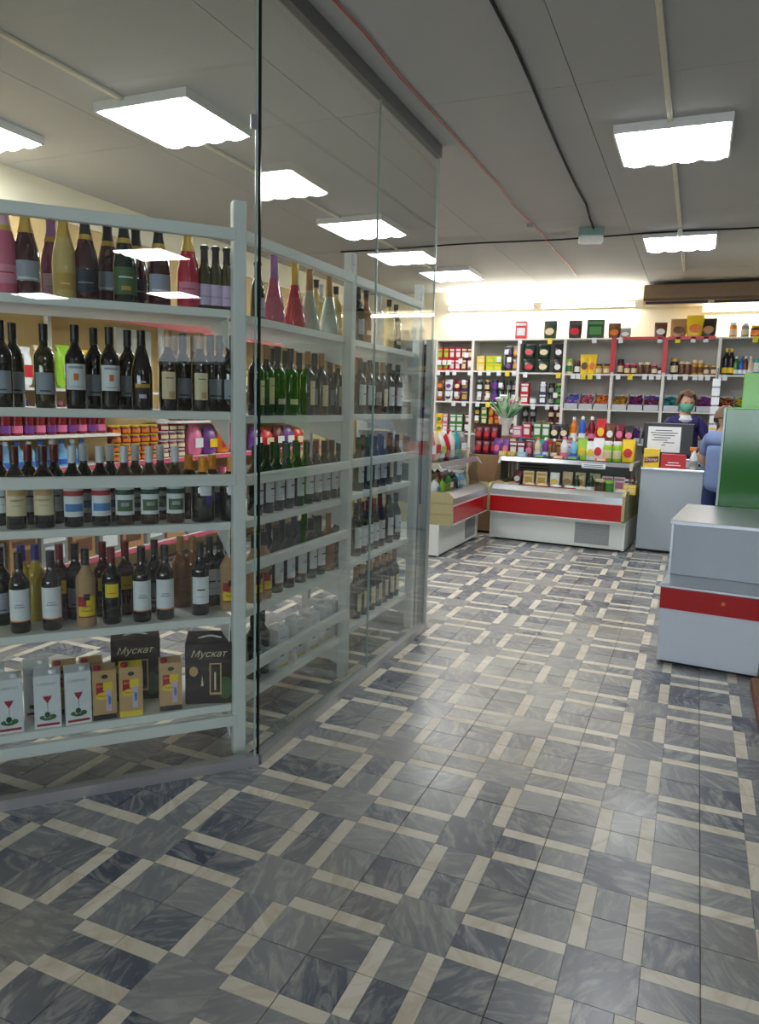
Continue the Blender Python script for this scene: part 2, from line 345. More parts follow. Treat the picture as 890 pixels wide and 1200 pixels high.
# aluminium door stile at the far end
dr = ob('aluminium_door', None, None, (GF.x, GF.y+.03, 0)); tag(dr, 'aluminium framed glass door closing the far end of the showcase', 'door')
ob('stile', MB().box(-.05, .0, 0, .05, .01, 1.93).mesh('stile', ALU), dr)
ob('gasket', MB().box(-.066, -.05, .005, .045, .85, 1.9).mesh('gasket', BLACK), dr)
ob('stile', MB().box(-.12, -.066, 0, .05, .01, 1.93).mesh('stile', ALU), dr)
ob('stile', MB().box(-.95, -.9, 0, .05, .01, 1.93).mesh('stile', ALU), dr)
ob('rail', MB().box(-.9, -.12, 0, .05, 1.88, 1.93).mesh('rail', ALU), dr)
ob('rail', MB().box(-.9, -.12, 0, .05, .01, .09).mesh('rail', ALU), dr)
ob('pane', MB().box(-.9, -.12, .02, .028, .09, 1.88).mesh('pane', GLASS), dr)
# ------------------------------------------------------------------ wine racks
TH_L = math.atan2(.737, .676); TH_R = math.pi/2
class Frame:
    def __init__(s, o, th): s.o = Vector(o); s.th = th; s.ex = Vector((math.cos(th), math.sin(th))); s.ey = Vector((-math.sin(th), math.cos(th)))
    def at(s, u, d, z): p = s.o+s.ex*u+s.ey*d; return (p.x, p.y, z)
    def fromx(s, xp, d, z, lo=-1.9, hi=1.9):
        for _ in range(40):
            mid = (lo+hi)/2
            if px(s.at(mid, d, z))[0] < xp: lo = mid
            else: hi = mid
        return (lo+hi)/2
FL = Frame((-1.708, 2.546), TH_L); FA = Frame((-1.708, 2.546), TH_R); FB = Frame((-1.708, 3.565), TH_R)
SHZ_L = [1.86, 1.46, 1.01, .61, .225]; SHZ_A = [1.85, 1.445, 1.005, .615, .235]; SHZ_B = [1.845, 1.45, 1.01, .63, .25]
GUS = MB().prism([(.0, 0), (.36, 0), (.36, -.015), (.0, -.12)], -.002, .002).mesh('gusset', RACK)
def rack(name, F, L0, L1, shz, rails, posts, label, mitre=False):
    r = ob(name, None, None, (F.o.x, F.o.y, 0), F.th); tag(r, label, 'rack')
    for u in posts:
        p = ob('post', MB().bbox(u-.026, u+.026, -.026, .026, 0, 2.27, .004).mesh('post', RACK), r)
        for z in rails[:1]+[1.19]:
            for s in (-.016, .016):
                b = MB().lathe([(.004, 0), (.004, .003), (.001, .004)], 6); b.v = [(u+s, -.026-q[2], z+.045+q[1]) for q in b.v]; ob('bolt', b.mesh('bolt', STEEL), p)
    for z in shz:
        if mitre: sm = MB().loft([[(L0+.02, .006, q), (L1, .006, q), (L1, .41, q), (L0+.42, .41, q)] for q in (z-.032, z)])
        else: sm = MB().bbox(L0, L1, .006, .41, z-.032, z, .003)
        ob('shelf', sm.mesh('shelf', RACK), r)
        for u in ((L1-.004,) if mitre else (L0+.004, L1-.004)): ob('gusset', GUS, r, (u, .02, z-.032))
    for z in rails:
        ob('rail', MB().bbox(L0-.02, L1+.015, -.03, .0, z-.045, z, .003).mesh('rail', RACK), r)
    return r
rack('wine_rack', FL, -1.62, -.03, SHZ_L, [2.165, 1.21, .185], [-1.65, 0], 'white metal wine rack standing at an angle behind the glass')
rack('wine_rack', FA, .03, .99, SHZ_A, [2.165, 1.205, .835, .39], [1.02], 'white metal wine rack with four guard rails, between two posts', True)
rack('wine_rack', FB, .03, 1.0, SHZ_B, [2.165, 1.21], [1.03], 'white metal wine rack ending at the aluminium door')
# ------------------------------------------------------------------ bottles
PROF = {  # radius/height profiles of the glass
 'bordeaux': [(.034, 0), (.037, .006), (.037, .185), (.034, .2), (.022, .22), (.0155, .232), (.0145, .25), (.0145, .305), (.0145, .306)],
 'burgundy': [(.037, 0), (.04, .006), (.04, .14), (.036, .17), (.024, .215), (.0165, .24), (.0145, .26), (.0145, .30), (.0145, .301)],
 'champagne': [(.04, 0), (.044, .008), (.044, .13), (.04, .165), (.028, .215), (.02, .245), (.0165, .27), (.0165, .315), (.018, .316)],
 'decanter': [(.05, 0), (.055, .01), (.052, .05), (.04, .11), (.026, .17), (.017, .22), (.016, .29), (.018, .30)],
 'squat': [(.044, 0), (.048, .008), (.048, .14), (.04, .18), (.02, .205), (.016, .22), (.016, .262), (.016, .263)],
 'small': [(.029, 0), (.032, .006), (.032, .13), (.027, .155), (.016, .185), (.0135, .2), (.0135, .245), (.015, .25)],
 'clear': [(.034, 0), (.036, .006), (.036, .17), (.03, .2), (.016, .225), (.014, .24), (.014, .29), (.016, .295)]}
CAPZ = {'bordeaux': .245, 'burgundy': .245, 'champagne': .235, 'decanter': .2, 'squat': .205, 'small': .185, 'clear': .255}
GC_ = {'dark': (13, 12, 16), 'green': (8, 26, 14), 'olive': (52, 48, 18), 'rose': (206, 96, 130), 'red': (186, 40, 62), 'gold': (204, 178, 110), 'wine': (66, 10, 22), 'black': (8, 8, 10), 'yellow': (186, 158, 30),
       'pale': (176, 184, 170), 'amber': (140, 84, 26), 'beige': (176, 142, 100), 'greengold': (60, 58, 18), 'purple': (120, 40, 90), 'brown': (60, 34, 22), 'clear': (196, 200, 196)}
CC_ = {'black': (16, 16, 18), 'white': (214, 218, 224), 'red': (120, 20, 26), 'maroon': (74, 16, 24), 'gold': (206, 172, 84), 'pink': (214, 166, 190), 'orange': (232, 150, 20), 'blue': (30, 44, 130), 'dark': (28, 26, 30), 'cork': (164, 120, 66), 'lilac': (170, 120, 180), 'green': (30, 80, 50), 'silver': (190, 194, 200)}
LC_ = {'white': (222, 226, 230), 'cream': (222, 208, 168), 'yellow': (232, 204, 40), 'grey': (150, 158, 170), 'navy': (34, 42, 60), 'green': (70, 100, 60), 'red': (168, 26, 40), 'pink': (216, 130, 156), 'gold': (186, 150, 60), 'dark': (40, 36, 34), 'darkgreen': (20, 70, 50), 'orange': (214, 120, 30), 'blue': (70, 130, 190), 'tan': (196, 160, 110), 'purple': (70, 40, 140), 'lilac': (200, 180, 210)}
def gm(c): return mat('bottle_glass_'+c, GC_[c], .06 if c not in ('beige',) else .6, 0, .5, var=.06, scale=10, coat=0 if c == 'beige' else .8)
def cm(c): return mat('capsule_'+c, CC_[c], .35, .5 if c in ('gold', 'silver') else 0)
def lm(c): return mat('label_'+c, LC_[c], .6, var=.06, scale=60)
PC = {}
def bottle(shape, glass, cap, lab=None):
    """lab: list of (z0, z1, half-angle, colour) first is the ground; entries ('text', string, z, width, colour) are lettering"""
    k = (shape, glass, cap, str(lab))
    if k in PC: return PC[k]
    pr = PROF[shape]; body = MB().lathe(pr, 18).mesh('bottle', gm(glass), True)
    cz = CAPZ[shape]; zt = pr[-1][1]
    def rad(z):
        for (r0, z0), (r1, z1) in zip(pr, pr[1:]):
            if z0 <= z <= z1: return r0+(r1-r0)*(z-z0)/max(1e-6, z1-z0)
        return pr[-1][0]
    zs = [cz+(zt-cz)*i/5 for i in range(6)]
    cp = [(rad(z)+.0012, z) for z in zs]; cp[-1] = (cp[-1][0], zt+.002)
    if shape in ('champagne', 'small'): cp[3:3] = []; cp = cp[:-1]+[(cp[-1][0]+.002, zt-.012), (cp[-1][0]+.001, zt), (.008, zt+.004)]
    parts = [('capsule', MB().lathe(cp, 16).mesh('capsule', cm(cap), True))]
    if shape == 'champagne' and cap in ('black', 'gold', 'pink', 'lilac'):
        parts.append(('neck_band', MB().lathe([(rad(z)+.0014, z) for z in (.218, .228, .237)], 16).mesh('neck_band', cm('gold'), True)))
    if lab:
        mb = MB(); ms = []; subs = []
        for e in lab:
            if e[0] == 'text': subs.append(('lettering', textmesh(e[1], e[3], lm(e[4]), bend=rad(.08)+.0016, z=e[2]))); continue
            z0, z1, h, c = e[:4]
            ms.append(lm(c)); mb.patch(rad((z0+z1)/2)+.0006+.0003*(len(ms)-1), z0, z1, h, len(ms)-1, mid=(e[4] if len(e) > 4 else 0))
        parts.append(('label', mb.mesh('label', ms, True), subs))
    PC[k] = (body, parts); return PC[k]
# label designs
L_CAB = [(.05, .175, 1.15, 'cream'), (.125, .16, .9, 'tan'), ('text', 'CABERNET', .108, .052, 'dark'), (.088, .09, .5, 'grey')]
L_RB = [(.04, .175, 1.2, 'white'), (.12, .14, 1.2, 'red'), (.06, .09, .95, 'blue')]
L_GB = [(.04, .175, 1.2, 'white'), (.12, .14, 1.2, 'darkgreen'), (.055, .1, .85, 'green'), (.075, .09, .4, 'grey')]
L_EMB = [(.07, .165, 1.1, 'white'), (.105, .13, .22, 'orange'), (.08, .083, .6, 'grey'), (.148, .156, .7, 'grey')]
L_CRM = [(.045, .15, .75, 'cream'), (.125, .128, .4, 'dark', .1), (.05, .075, .3, 'tan', .3)]
L_WO = [(.045, .17, 1.15, 'white'), (.045, .05, 1.15, 'orange'), (.1, .105, .5, 'grey'), (.11, .114, .4, 'grey')]
L_W = [(.05, .165, 1.1, 'white'), (.108, .114, .45, 'dark'), (.08, .082, .5, 'grey')]
L_BLK = [(.06, .1, .5, 'dark'), (.045, .06, .35, 'lilac'), (.085, .1, .7, 'gold'), (.105, .11, .3, 'silver') if 0 else (.105, .11, .3, 'white')]
L_YEL = [(.11, .165, .7, 'yellow'), (.125, .13, .4, 'orange')]
L_MON = [(.04, .125, .9, 'yellow'), (.085, .125, .45, 'red', -.5), (.11, .135, .3, 'dark'), ('text', 'Душа', .085, .03, 'red'), ('text', 'Монаха', .068, .045, 'red'), (.04, .046, .9, 'red')]
L_TAG = [(.11, .165, .5, 'white'), (.07, .11, .25, 'purple', .25)]
L_GRY = [(.05, .12, 1.1, 'grey'), (.055, .062, .8, 'white')]
L_NVY = [(.03, .11, 1.0, 'navy'), (.06, .064, .6, 'grey')]
L_PNK = [(.035, .1, 1.0, 'pink'), (.07, .075, .6, 'red')]
L_GRN = [(.03, .13, 1.1, 'green'), (.045, .06, .4, 'gold'), (.09, .095, .6, 'white')]
L_LT = [(.02, .1, 1.0, 'lilac'), (.05, .055, .6, 'grey')]
L_OL = [(.05, .13, 1.0, 'grey'), (.06, .065, .5, 'navy')]
L_GLD = [(.03, .09, .8, 'gold'), (.05, .055, .4, 'cream')]
L_CN = [(.05, .165, .55, 'cream'), (.13, .133, .3, 'dark')]
L_SM = [(.05, .075, .9, 'cream')]
SP = {  # kind: (shape, glass, capsule, label, wording, z-scale of height)
 'champ_pink': ('champagne', 'rose', 'pink', L_PNK, 'pink sparkling wine bottle with pale pink foil'),
 'champ_dark_gold': ('champagne', 'wine', 'gold', L_GRY, 'dark sparkling wine bottle with gold foil and grey label'),
 'champ_lilac': ('champagne', 'purple', 'lilac', L_LT, 'sparkling wine bottle with lilac foil'),
 'champ_gold': ('champagne', 'gold', 'gold', L_GLD, 'golden sparkling wine bottle with gold foil'),
 'champ_navy': ('champagne', 'wine', 'black', L_NVY, 'dark sparkling wine bottle with black foil and navy label'),
 'champ_green': ('champagne', 'green', 'black', L_GRN, 'green sparkling wine bottle with black foil and green label'),
 'champ_rose': ('champagne', 'wine', 'black', L_GRY, 'dark red sparkling wine bottle with black foil'),
 'champ_red': ('champagne', 'red', 'gold', L_PNK, 'red sparkling wine bottle with gold foil'),
 'small_gold': ('small', 'greengold', 'black', L_LT, 'small olive sparkling bottle with black foil and pale label'),
 'dark_plain': ('bordeaux', 'dark', 'dark', L_OL, 'dark wine bottle with dull grey label'),
 'olive': ('bordeaux', 'olive', 'black', L_OL, 'olive green wine bottle with grey label'),
 'emblem': ('bordeaux', 'dark', 'black', L_EMB, 'dark wine bottle with white emblem label'),
 'print': ('burgundy', 'black', 'black', L_BLK, 'black wine bottle with dark printed label'),
 'cream': ('bordeaux', 'dark', 'cork', L_CRM, 'dark wine bottle with narrow cream label'),
 'cab': ('bordeaux', 'dark', 'maroon', L_CAB, 'dark wine bottle with maroon capsule and cream CABERNET label'),
 'redband': ('bordeaux', 'dark', 'white', L_RB, 'dark wine bottle with white capsule and red-banded landscape label'),
 'greenband': ('bordeaux', 'brown', 'white', L_GB, 'dark wine bottle with white capsule and green-banded landscape label'),
 'orange': ('squat', 'black', 'orange', L_TAG, 'squat black bottle with orange cap and hanging white tag'),
 'whiteorange': ('bordeaux', 'dark', 'dark', L_WO, 'dark wine bottle with white label edged in orange'),
 'white': ('bordeaux', 'dark', 'dark', L_W, 'dark wine bottle with plain white label'),
 'monk': ('bordeaux', 'beige', 'dark', L_MON, 'beige wrapped wine bottle with red and yellow label'),
 'yellowlab': ('bordeaux', 'dark', 'red', L_YEL, 'dark wine bottle with red capsule and yellow label'),
 'yellow_blue': ('bordeaux', 'yellow', 'blue', None, 'yellow bottle with blue cap'),
 'maroon_back': ('bordeaux', 'wine', 'red', L_YEL, 'dark red wine bottle with red capsule'),
 'decant_pink': ('decanter', 'rose', 'lilac', None, 'pink decanter bottle with lilac neck'),
 'decant_red': ('decanter', 'red', 'gold', None, 'red decanter bottle with gold neck'),
 'corked': ('decanter', 'pale', 'cork', None, 'pale decanter bottle with wooden stopper'),
 'cognac': ('clear', 'amber', 'dark', L_SM, 'amber spirit bottle with dark stopper'),
 'clear': ('clear', 'clear', 'silver', L_SM, 'clear glass spirit bottle with silver cap'),
 'goldclear': ('clear', 'gold', 'black', L_SM, 'pale golden spirit bottle with black cap'),
 'green_cream': ('bordeaux', 'green', 'cork', L_CN, 'green wine bottle with upright cream label'),
 'green_plain': ('bordeaux', 'green', 'dark', L_SM, 'dark green wine bottle with small pale label'),
 'green_white': ('bordeaux', 'green', 'green', L_W, 'green wine bottle with white label'),
 'gold_back': ('bordeaux', 'amber', 'cork', None, 'amber wine bottle with cork-coloured capsule'),
 'dark_red_tall': ('bordeaux', 'dark', 'red', L_W, 'dark wine bottle with red capsule and white label')}
def put(F, z, rows, place, group):
    for kind, xs, d in rows:
        sh, g, c, lb, w = SP[kind]
        for xp in xs:
            u = F.fromx(xp, d, z)
            if F is FA: u = max(u, .085+.95*d)
            spawn(bottle(sh, g, c, lb), 'wine_bottle', F.at(u, d, z), F.th+random.uniform(-.12, .12), w+', '+place, 'bottle', group)
put(FL, SHZ_L[0], [('champ_pink', [8], .07), ('champ_dark_gold', [33], .07), ('champ_lilac', [63], .2), ('champ_gold', [77], .08), ('champ_navy', [102], .08), ('champ_rose', [128], .16), ('champ_green', [147], .07),
     ('champ_navy', [161], .2), ('champ_rose', [187], .1), ('champ_red', [221], .09), ('small_gold', [240, 253, 266], .1)], 'top shelf of angled rack', 'sparkling wine on the top shelf of the angled rack')
put(FL, SHZ_L[1], [('dark_plain', [4], .06), ('dark_plain', [18], .15), ('olive', [54], .1), ('emblem', [90, 130], .06), ('dark_plain', [112, 151], .14), ('print', [167], .06), ('cream', [198, 235], .06),
     ('dark_plain', [215, 247, 258], .14), ('dark_plain', [270], .1), ('gold_back', [205, 228], .26)], 'second shelf of angled rack', 'wine on the second shelf of the angled rack')
put(FL, SHZ_L[2], [('cab', [20, 53], .07), ('redband', [87, 119], .07), ('greenband', [147, 176, 206], .07), ('orange', [238, 271], .07), ('dark_red_tall', [2, 36, 66], .17), ('redband', [100, 131], .17),
     ('greenband', [160, 189], .17), ('orange', [222, 249], .18)], 'third shelf of angled rack', 'wine on the third shelf of the angled rack')
put(FL, SHZ_L[3], [('whiteorange', [25, 62, 167, 194], .07), ('monk', [102], .07), ('yellowlab', [132], .08), ('white', [235], .09), ('yellow_blue', [28, 44], .22), ('dark_plain', [3], .2), ('maroon_back', [72, 122, 148], .2),
     ('dark_plain', [90, 182], .2), ('gold_back', [212, 226], .24), ('white', [246, 258], .22), ('monk', [268], .12)], 'fourth shelf of angled rack', 'wine on the fourth shelf of the angled rack')
put(FA, SHZ_A[0], [('decant_pink', [321], .09), ('decant_red', [345], .09), ('corked', [362, 385], .1), ('small_gold', [302], .1), ('goldclear', [370, 393], .2), ('clear', [376], .25)], 'top shelf beside the post', 'bottles on the top shelf between two posts')
put(FA, SHZ_A[1], [('cream', [300], .07), ('green_cream', [312], .07), ('green_plain', [325, 340], .07), ('green_cream', [360], .07), ('cream', [376, 395], .07), ('dark_plain', [318, 334, 350], .17), ('gold_back', [366, 384], .17), ('dark_plain', [368, 386], .1)],
    'second shelf between two posts', 'wine on the second shelf between two posts')
put(FA, SHZ_A[2], [('white', [299, 312], .07), ('green_white', [324, 336, 348], .07), ('white', [359], .07), ('dark_red_tall', [369], .07), ('white', [379, 388, 396], .07), ('green_plain', [306, 320, 334, 346], .17), ('gold_back', [358, 370, 384], .17)],
    'third shelf between two posts', 'wine on the third shelf between two posts')
put(FA, SHZ_A[3], [('monk', [298, 309], .06), ('whiteorange', [323, 337, 351], .07), ('white', [363, 373], .07), ('gold_back', [384], .07), ('cream', [394], .07), ('green_plain', [314, 330, 344], .18), ('dark_plain', [356, 368], .18)],
    'fourth shelf between two posts', 'wine on the fourth shelf between two posts')
put(FA, SHZ_A[4], [('dark_plain', [297, 307], .1), ('dark_plain', [302], .2)], 'bottom shelf between two posts', 'wine on the bottom shelf between two posts')
put(FB, SHZ_B[0], [('dark_plain', [419], .1), ('cognac', [428], .08), ('clear', [443], .08), ('goldclear', [455], .09), ('green_plain', [463], .16)], 'top shelf near the aluminium door', 'bottles on the top shelf near the door')
put(FB, SHZ_B[1], [('white', [421, 432], .07), ('dark_plain', [440], .09), ('cream', [447], .07), ('white', [455, 465], .07), ('dark_plain', [426, 437, 450, 460], .18)], 'second shelf near the aluminium door', 'wine on the second shelf near the door')
put(FB, SHZ_B[2], [('green_white', [419, 429], .07), ('white', [438, 446], .07), ('cream', [454], .07), ('white', [464], .07), ('green_plain', [424, 434, 444, 456], .18)], 'third shelf near the aluminium door', 'wine on the third shelf near the door')
put(FB, SHZ_B[3], [('whiteorange', [416, 423], .07), ('dark_red_tall', [430, 437, 444], .07), ('white', [454, 463], .07), ('dark_plain', [420, 432, 444, 456], .18)], 'fourth shelf near the aluminium door', 'wine on the fourth shelf near the door')
put(FB, SHZ_B[4], [('cream', [416, 424, 433, 441, 448, 455, 461], .07), ('dark_plain', [420, 431, 441, 450], .18)], 'bottom shelf near the aluminium door', 'wine on the bottom shelf near the door')
# wine cartons and boxes
def carton(w, d, h, base, deco, key):
    """gable-free brick carton with screw cap; deco is a list of (x0, x1, z0, z1, colour) on the front"""
    b = MB().loft([[(-w/2,-d/2,0),(w/2,-d/2,0),(w/2,d/2,0),(-w/2,d/2,0)], [(-w/2,-d/2,h*.94),(w/2,-d/2,h*.94),(w/2,d/2,h),(-w/2,d/2,h)]]).mesh('carton', lm(base))
    cap = MB().lathe([(.014, h*.95), (.014, h*.95+.014), (.012, h*.95+.016)], 12, c=(deco['cap'][0], -d*.1)).mesh('cap', lm(deco['cap'][1]), True)
    mb = MB(); ms = []; subs = []; q = 0
    for e in deco['front']:
        q += 1
        if e[0] == 'text': subs.append(('lettering', textmesh(e[1], e[3], lm(e[4]), z=e[2], y=-d/2-.0022, shear=e[5] if len(e) > 5 else 0, x=e[6] if len(e) > 6 else 0))); continue
        x0, x1, z0, z1, c = e[:5]; ms.append(lm(c)); y = -d/2-.0004-.0002*q
        if len(e) > 5 and e[5] == 'tri': mb.add([(x0, y, z1), (x1, y, z1), ((x0+x1)/2, y, z0)][::-1], [(0, 1, 2)], len(ms)-1)
        elif len(e) > 5 and e[5] == 'oval':
            n = 14; mb.add([((x0+x1)/2+(x1-x0)/2*math.cos(2*math.pi*i/n), y, (z0+z1)/2+(z1-z0)/2*math.sin(2*math.pi*i/n)) for i in range(n)], [tuple(range(n))], len(ms)-1)
        else: mb.add([(x0, y, z0), (x1, y, z0), (x1, y, z1), (x0, y, z1)], [(0, 1, 2, 3)], len(ms)-1)
    return (b, [('cap', cap), ('print', mb.mesh('print', ms), subs)])
W_FRONT = dict(cap=(.02, 'white'), front=[(-.046, .046, .0, .212, 'white'), (-.04, .04, .008, .018, 'red'), ('text', 'CABERNET', .178, .07, 'grey'), (-.016, .016, .098, .128, 'red', 'tri'), (-.012, .012, .11, .128, 'red', 'oval'), (-.0015, .0015, .07, .1, 'grey'), (-.018, .018, .128, .13, 'grey'),
          (-.03, -.012, .035, .052, 'green', 'oval'), (-.012, .008, .042, .066, 'darkgreen', 'oval'), (.006, .03, .034, .054, 'green', 'oval'), (-.02, .02, .03, .042, 'green', 'oval')])
O_FRONT = dict(cap=(-.025, 'red'), front=[(-.044, .044, 0, .205, 'tan'), (-.012, .014, .17, .188, 'dark', 'oval'), (-.032, -.002, .1, .155, 'red'), (-.005, .03, .12, .155, 'yellow'), (-.034, .02, .085, .115, 'yellow', 'oval'), (.005, .026, .035, .125, 'lilac'), (.012, .024, .06, .1, 'blue', 'oval'),
          ('text', 'Душа', .142, .03, 'yellow', 0, -.014), ('text', 'Монаха', .1, .04, 'red', 0, -.008), (-.044, .044, 0, .022, 'dark'), ('text', '1Л', .011, .014, 'white', 0, .025)])
OY_FRONT = dict(cap=(-.025, 'red'), front=O_FRONT['front'][:-2]+[(-.044, .044, 0, .022, 'yellow')])
G_FRONT = dict(cap=(.02, 'white'), front=[(-.044, .044, 0, .2, 'white'), (-.02, .02, .07, .13, 'green', 'oval'), (-.03, .01, .06, .09, 'darkgreen', 'oval'), (-.04, .04, .008, .02, 'yellow'), (-.03, .03, .15, .154, 'grey')])
CW_, CO_, COY, CG_ = carton(.096, .068, .222, 'white', W_FRONT, 'w'), carton(.09, .066, .212, 'tan', O_FRONT, 'o'), carton(.09, .066, .212, 'yellow', OY_FRONT, 'oy'), carton(.09, .07, .205, 'white', G_FRONT, 'g')
def putc(F, z, P, xs, d, label, group, dr=0):
    for xp in xs: spawn(P, 'wine_carton', F.at(F.fromx(xp, d, z), d, z), F.th+random.uniform(-.1, .1)+dr, label, 'carton', group)
GRP = 'wine cartons on the bottom shelf of the angled rack'
putc(FL, SHZ_L[4], CW_, [12, 57, 92], .06, 'white wine carton with red wine glass print, front of the bottom shelf', GRP)
putc(FL, SHZ_L[4], CW_, [-8, 44], .19, 'white wine carton with wine glass print, behind the front row', GRP)
putc(FL, SHZ_L[4], CO_, [123, 200], .06, 'ochre wine carton with red cap, front of the bottom shelf', GRP)
putc(FL, SHZ_L[4], COY, [154], .06, 'ochre wine carton with yellow foot, front of the bottom shelf', GRP)
putc(FL, SHZ_L[4], CO_, [77, 108], .17, 'ochre wine carton with red cap, second row of bottom shelf', GRP)
putc(FA, SHZ_A[4], CG_, [325, 346, 362, 378, 390], .07, 'white wine carton with green grape print, between two posts', 'white cartons between two posts')
BOXM = mat('dark_brown_card', (40, 30, 28), .5, var=.2, scale=12)
def muscat():
    b = MB().bbox(-.1, .1, -.085, .085, 0, .27, .003).mesh('box', BOXM)
    pr = MB(); ms = [lm('green'), lm('dark'), lm('tan'), lm('cream')]; y = -.0858
    n = 12
    pr.add([(.065+.035*math.cos(2*math.pi*i/n), y, .07+.05*math.sin(2*math.pi*i/n)) for i in range(n)], [tuple(range(n))], 0)
    pr.add([(.0, y-.0002, .04), (.05, y-.0002, .04), (.05, y-.0002, .18), (.0, y-.0002, .18)], [(0, 1, 2, 3)], 2)
    pr.add([(.006, y-.0004, .05), (.044, y-.0004, .05), (.044, y-.0004, .174), (.006, y-.0004, .174)], [(0, 1, 2, 3)], 1)
    pr.add([(.02, y-.0006, .06), (.027, y-.0006, .06), (.027, y-.0006, .14), (.02, y-.0006, .14)], [(0, 1, 2, 3)], 3)
    pr.add([(-.035, y, .08), (-.025, y, .08), (-.03, y, .13)], [(0, 1, 2)], 3)
    pr.add([(-.065+.018*math.cos(2*math.pi*i/n), y, .145+.022*math.sin(2*math.pi*i/n)) for i in range(n)], [tuple(range(n))], 2)
    hd = MB().tube([(-.05+.1*t/8, -.02, .268+.012*math.sin(math.pi*t/8)) for t in range(9)], .004, 6)
    return (b, [('print', pr.mesh('print', ms), [('lettering', textmesh('Мускат', .15, lm('cream'), z=.22, y=-.0866, shear=.35))]), ('handle', hd.mesh('handle', lm('white'), True))])
MU = muscat()
spawn(MU, 'wine_box', FL.at(FL.fromx(247, .12, .225), .12, .225), TH_L-.25, 'dark brown wine box lettered in script, next to the corner post', 'box')
spawn(MU, 'wine_box', FL.at(FL.fromx(160, .27, .225), .27, .225), TH_L-.1, 'dark brown wine box standing behind the ochre cartons', 'box')
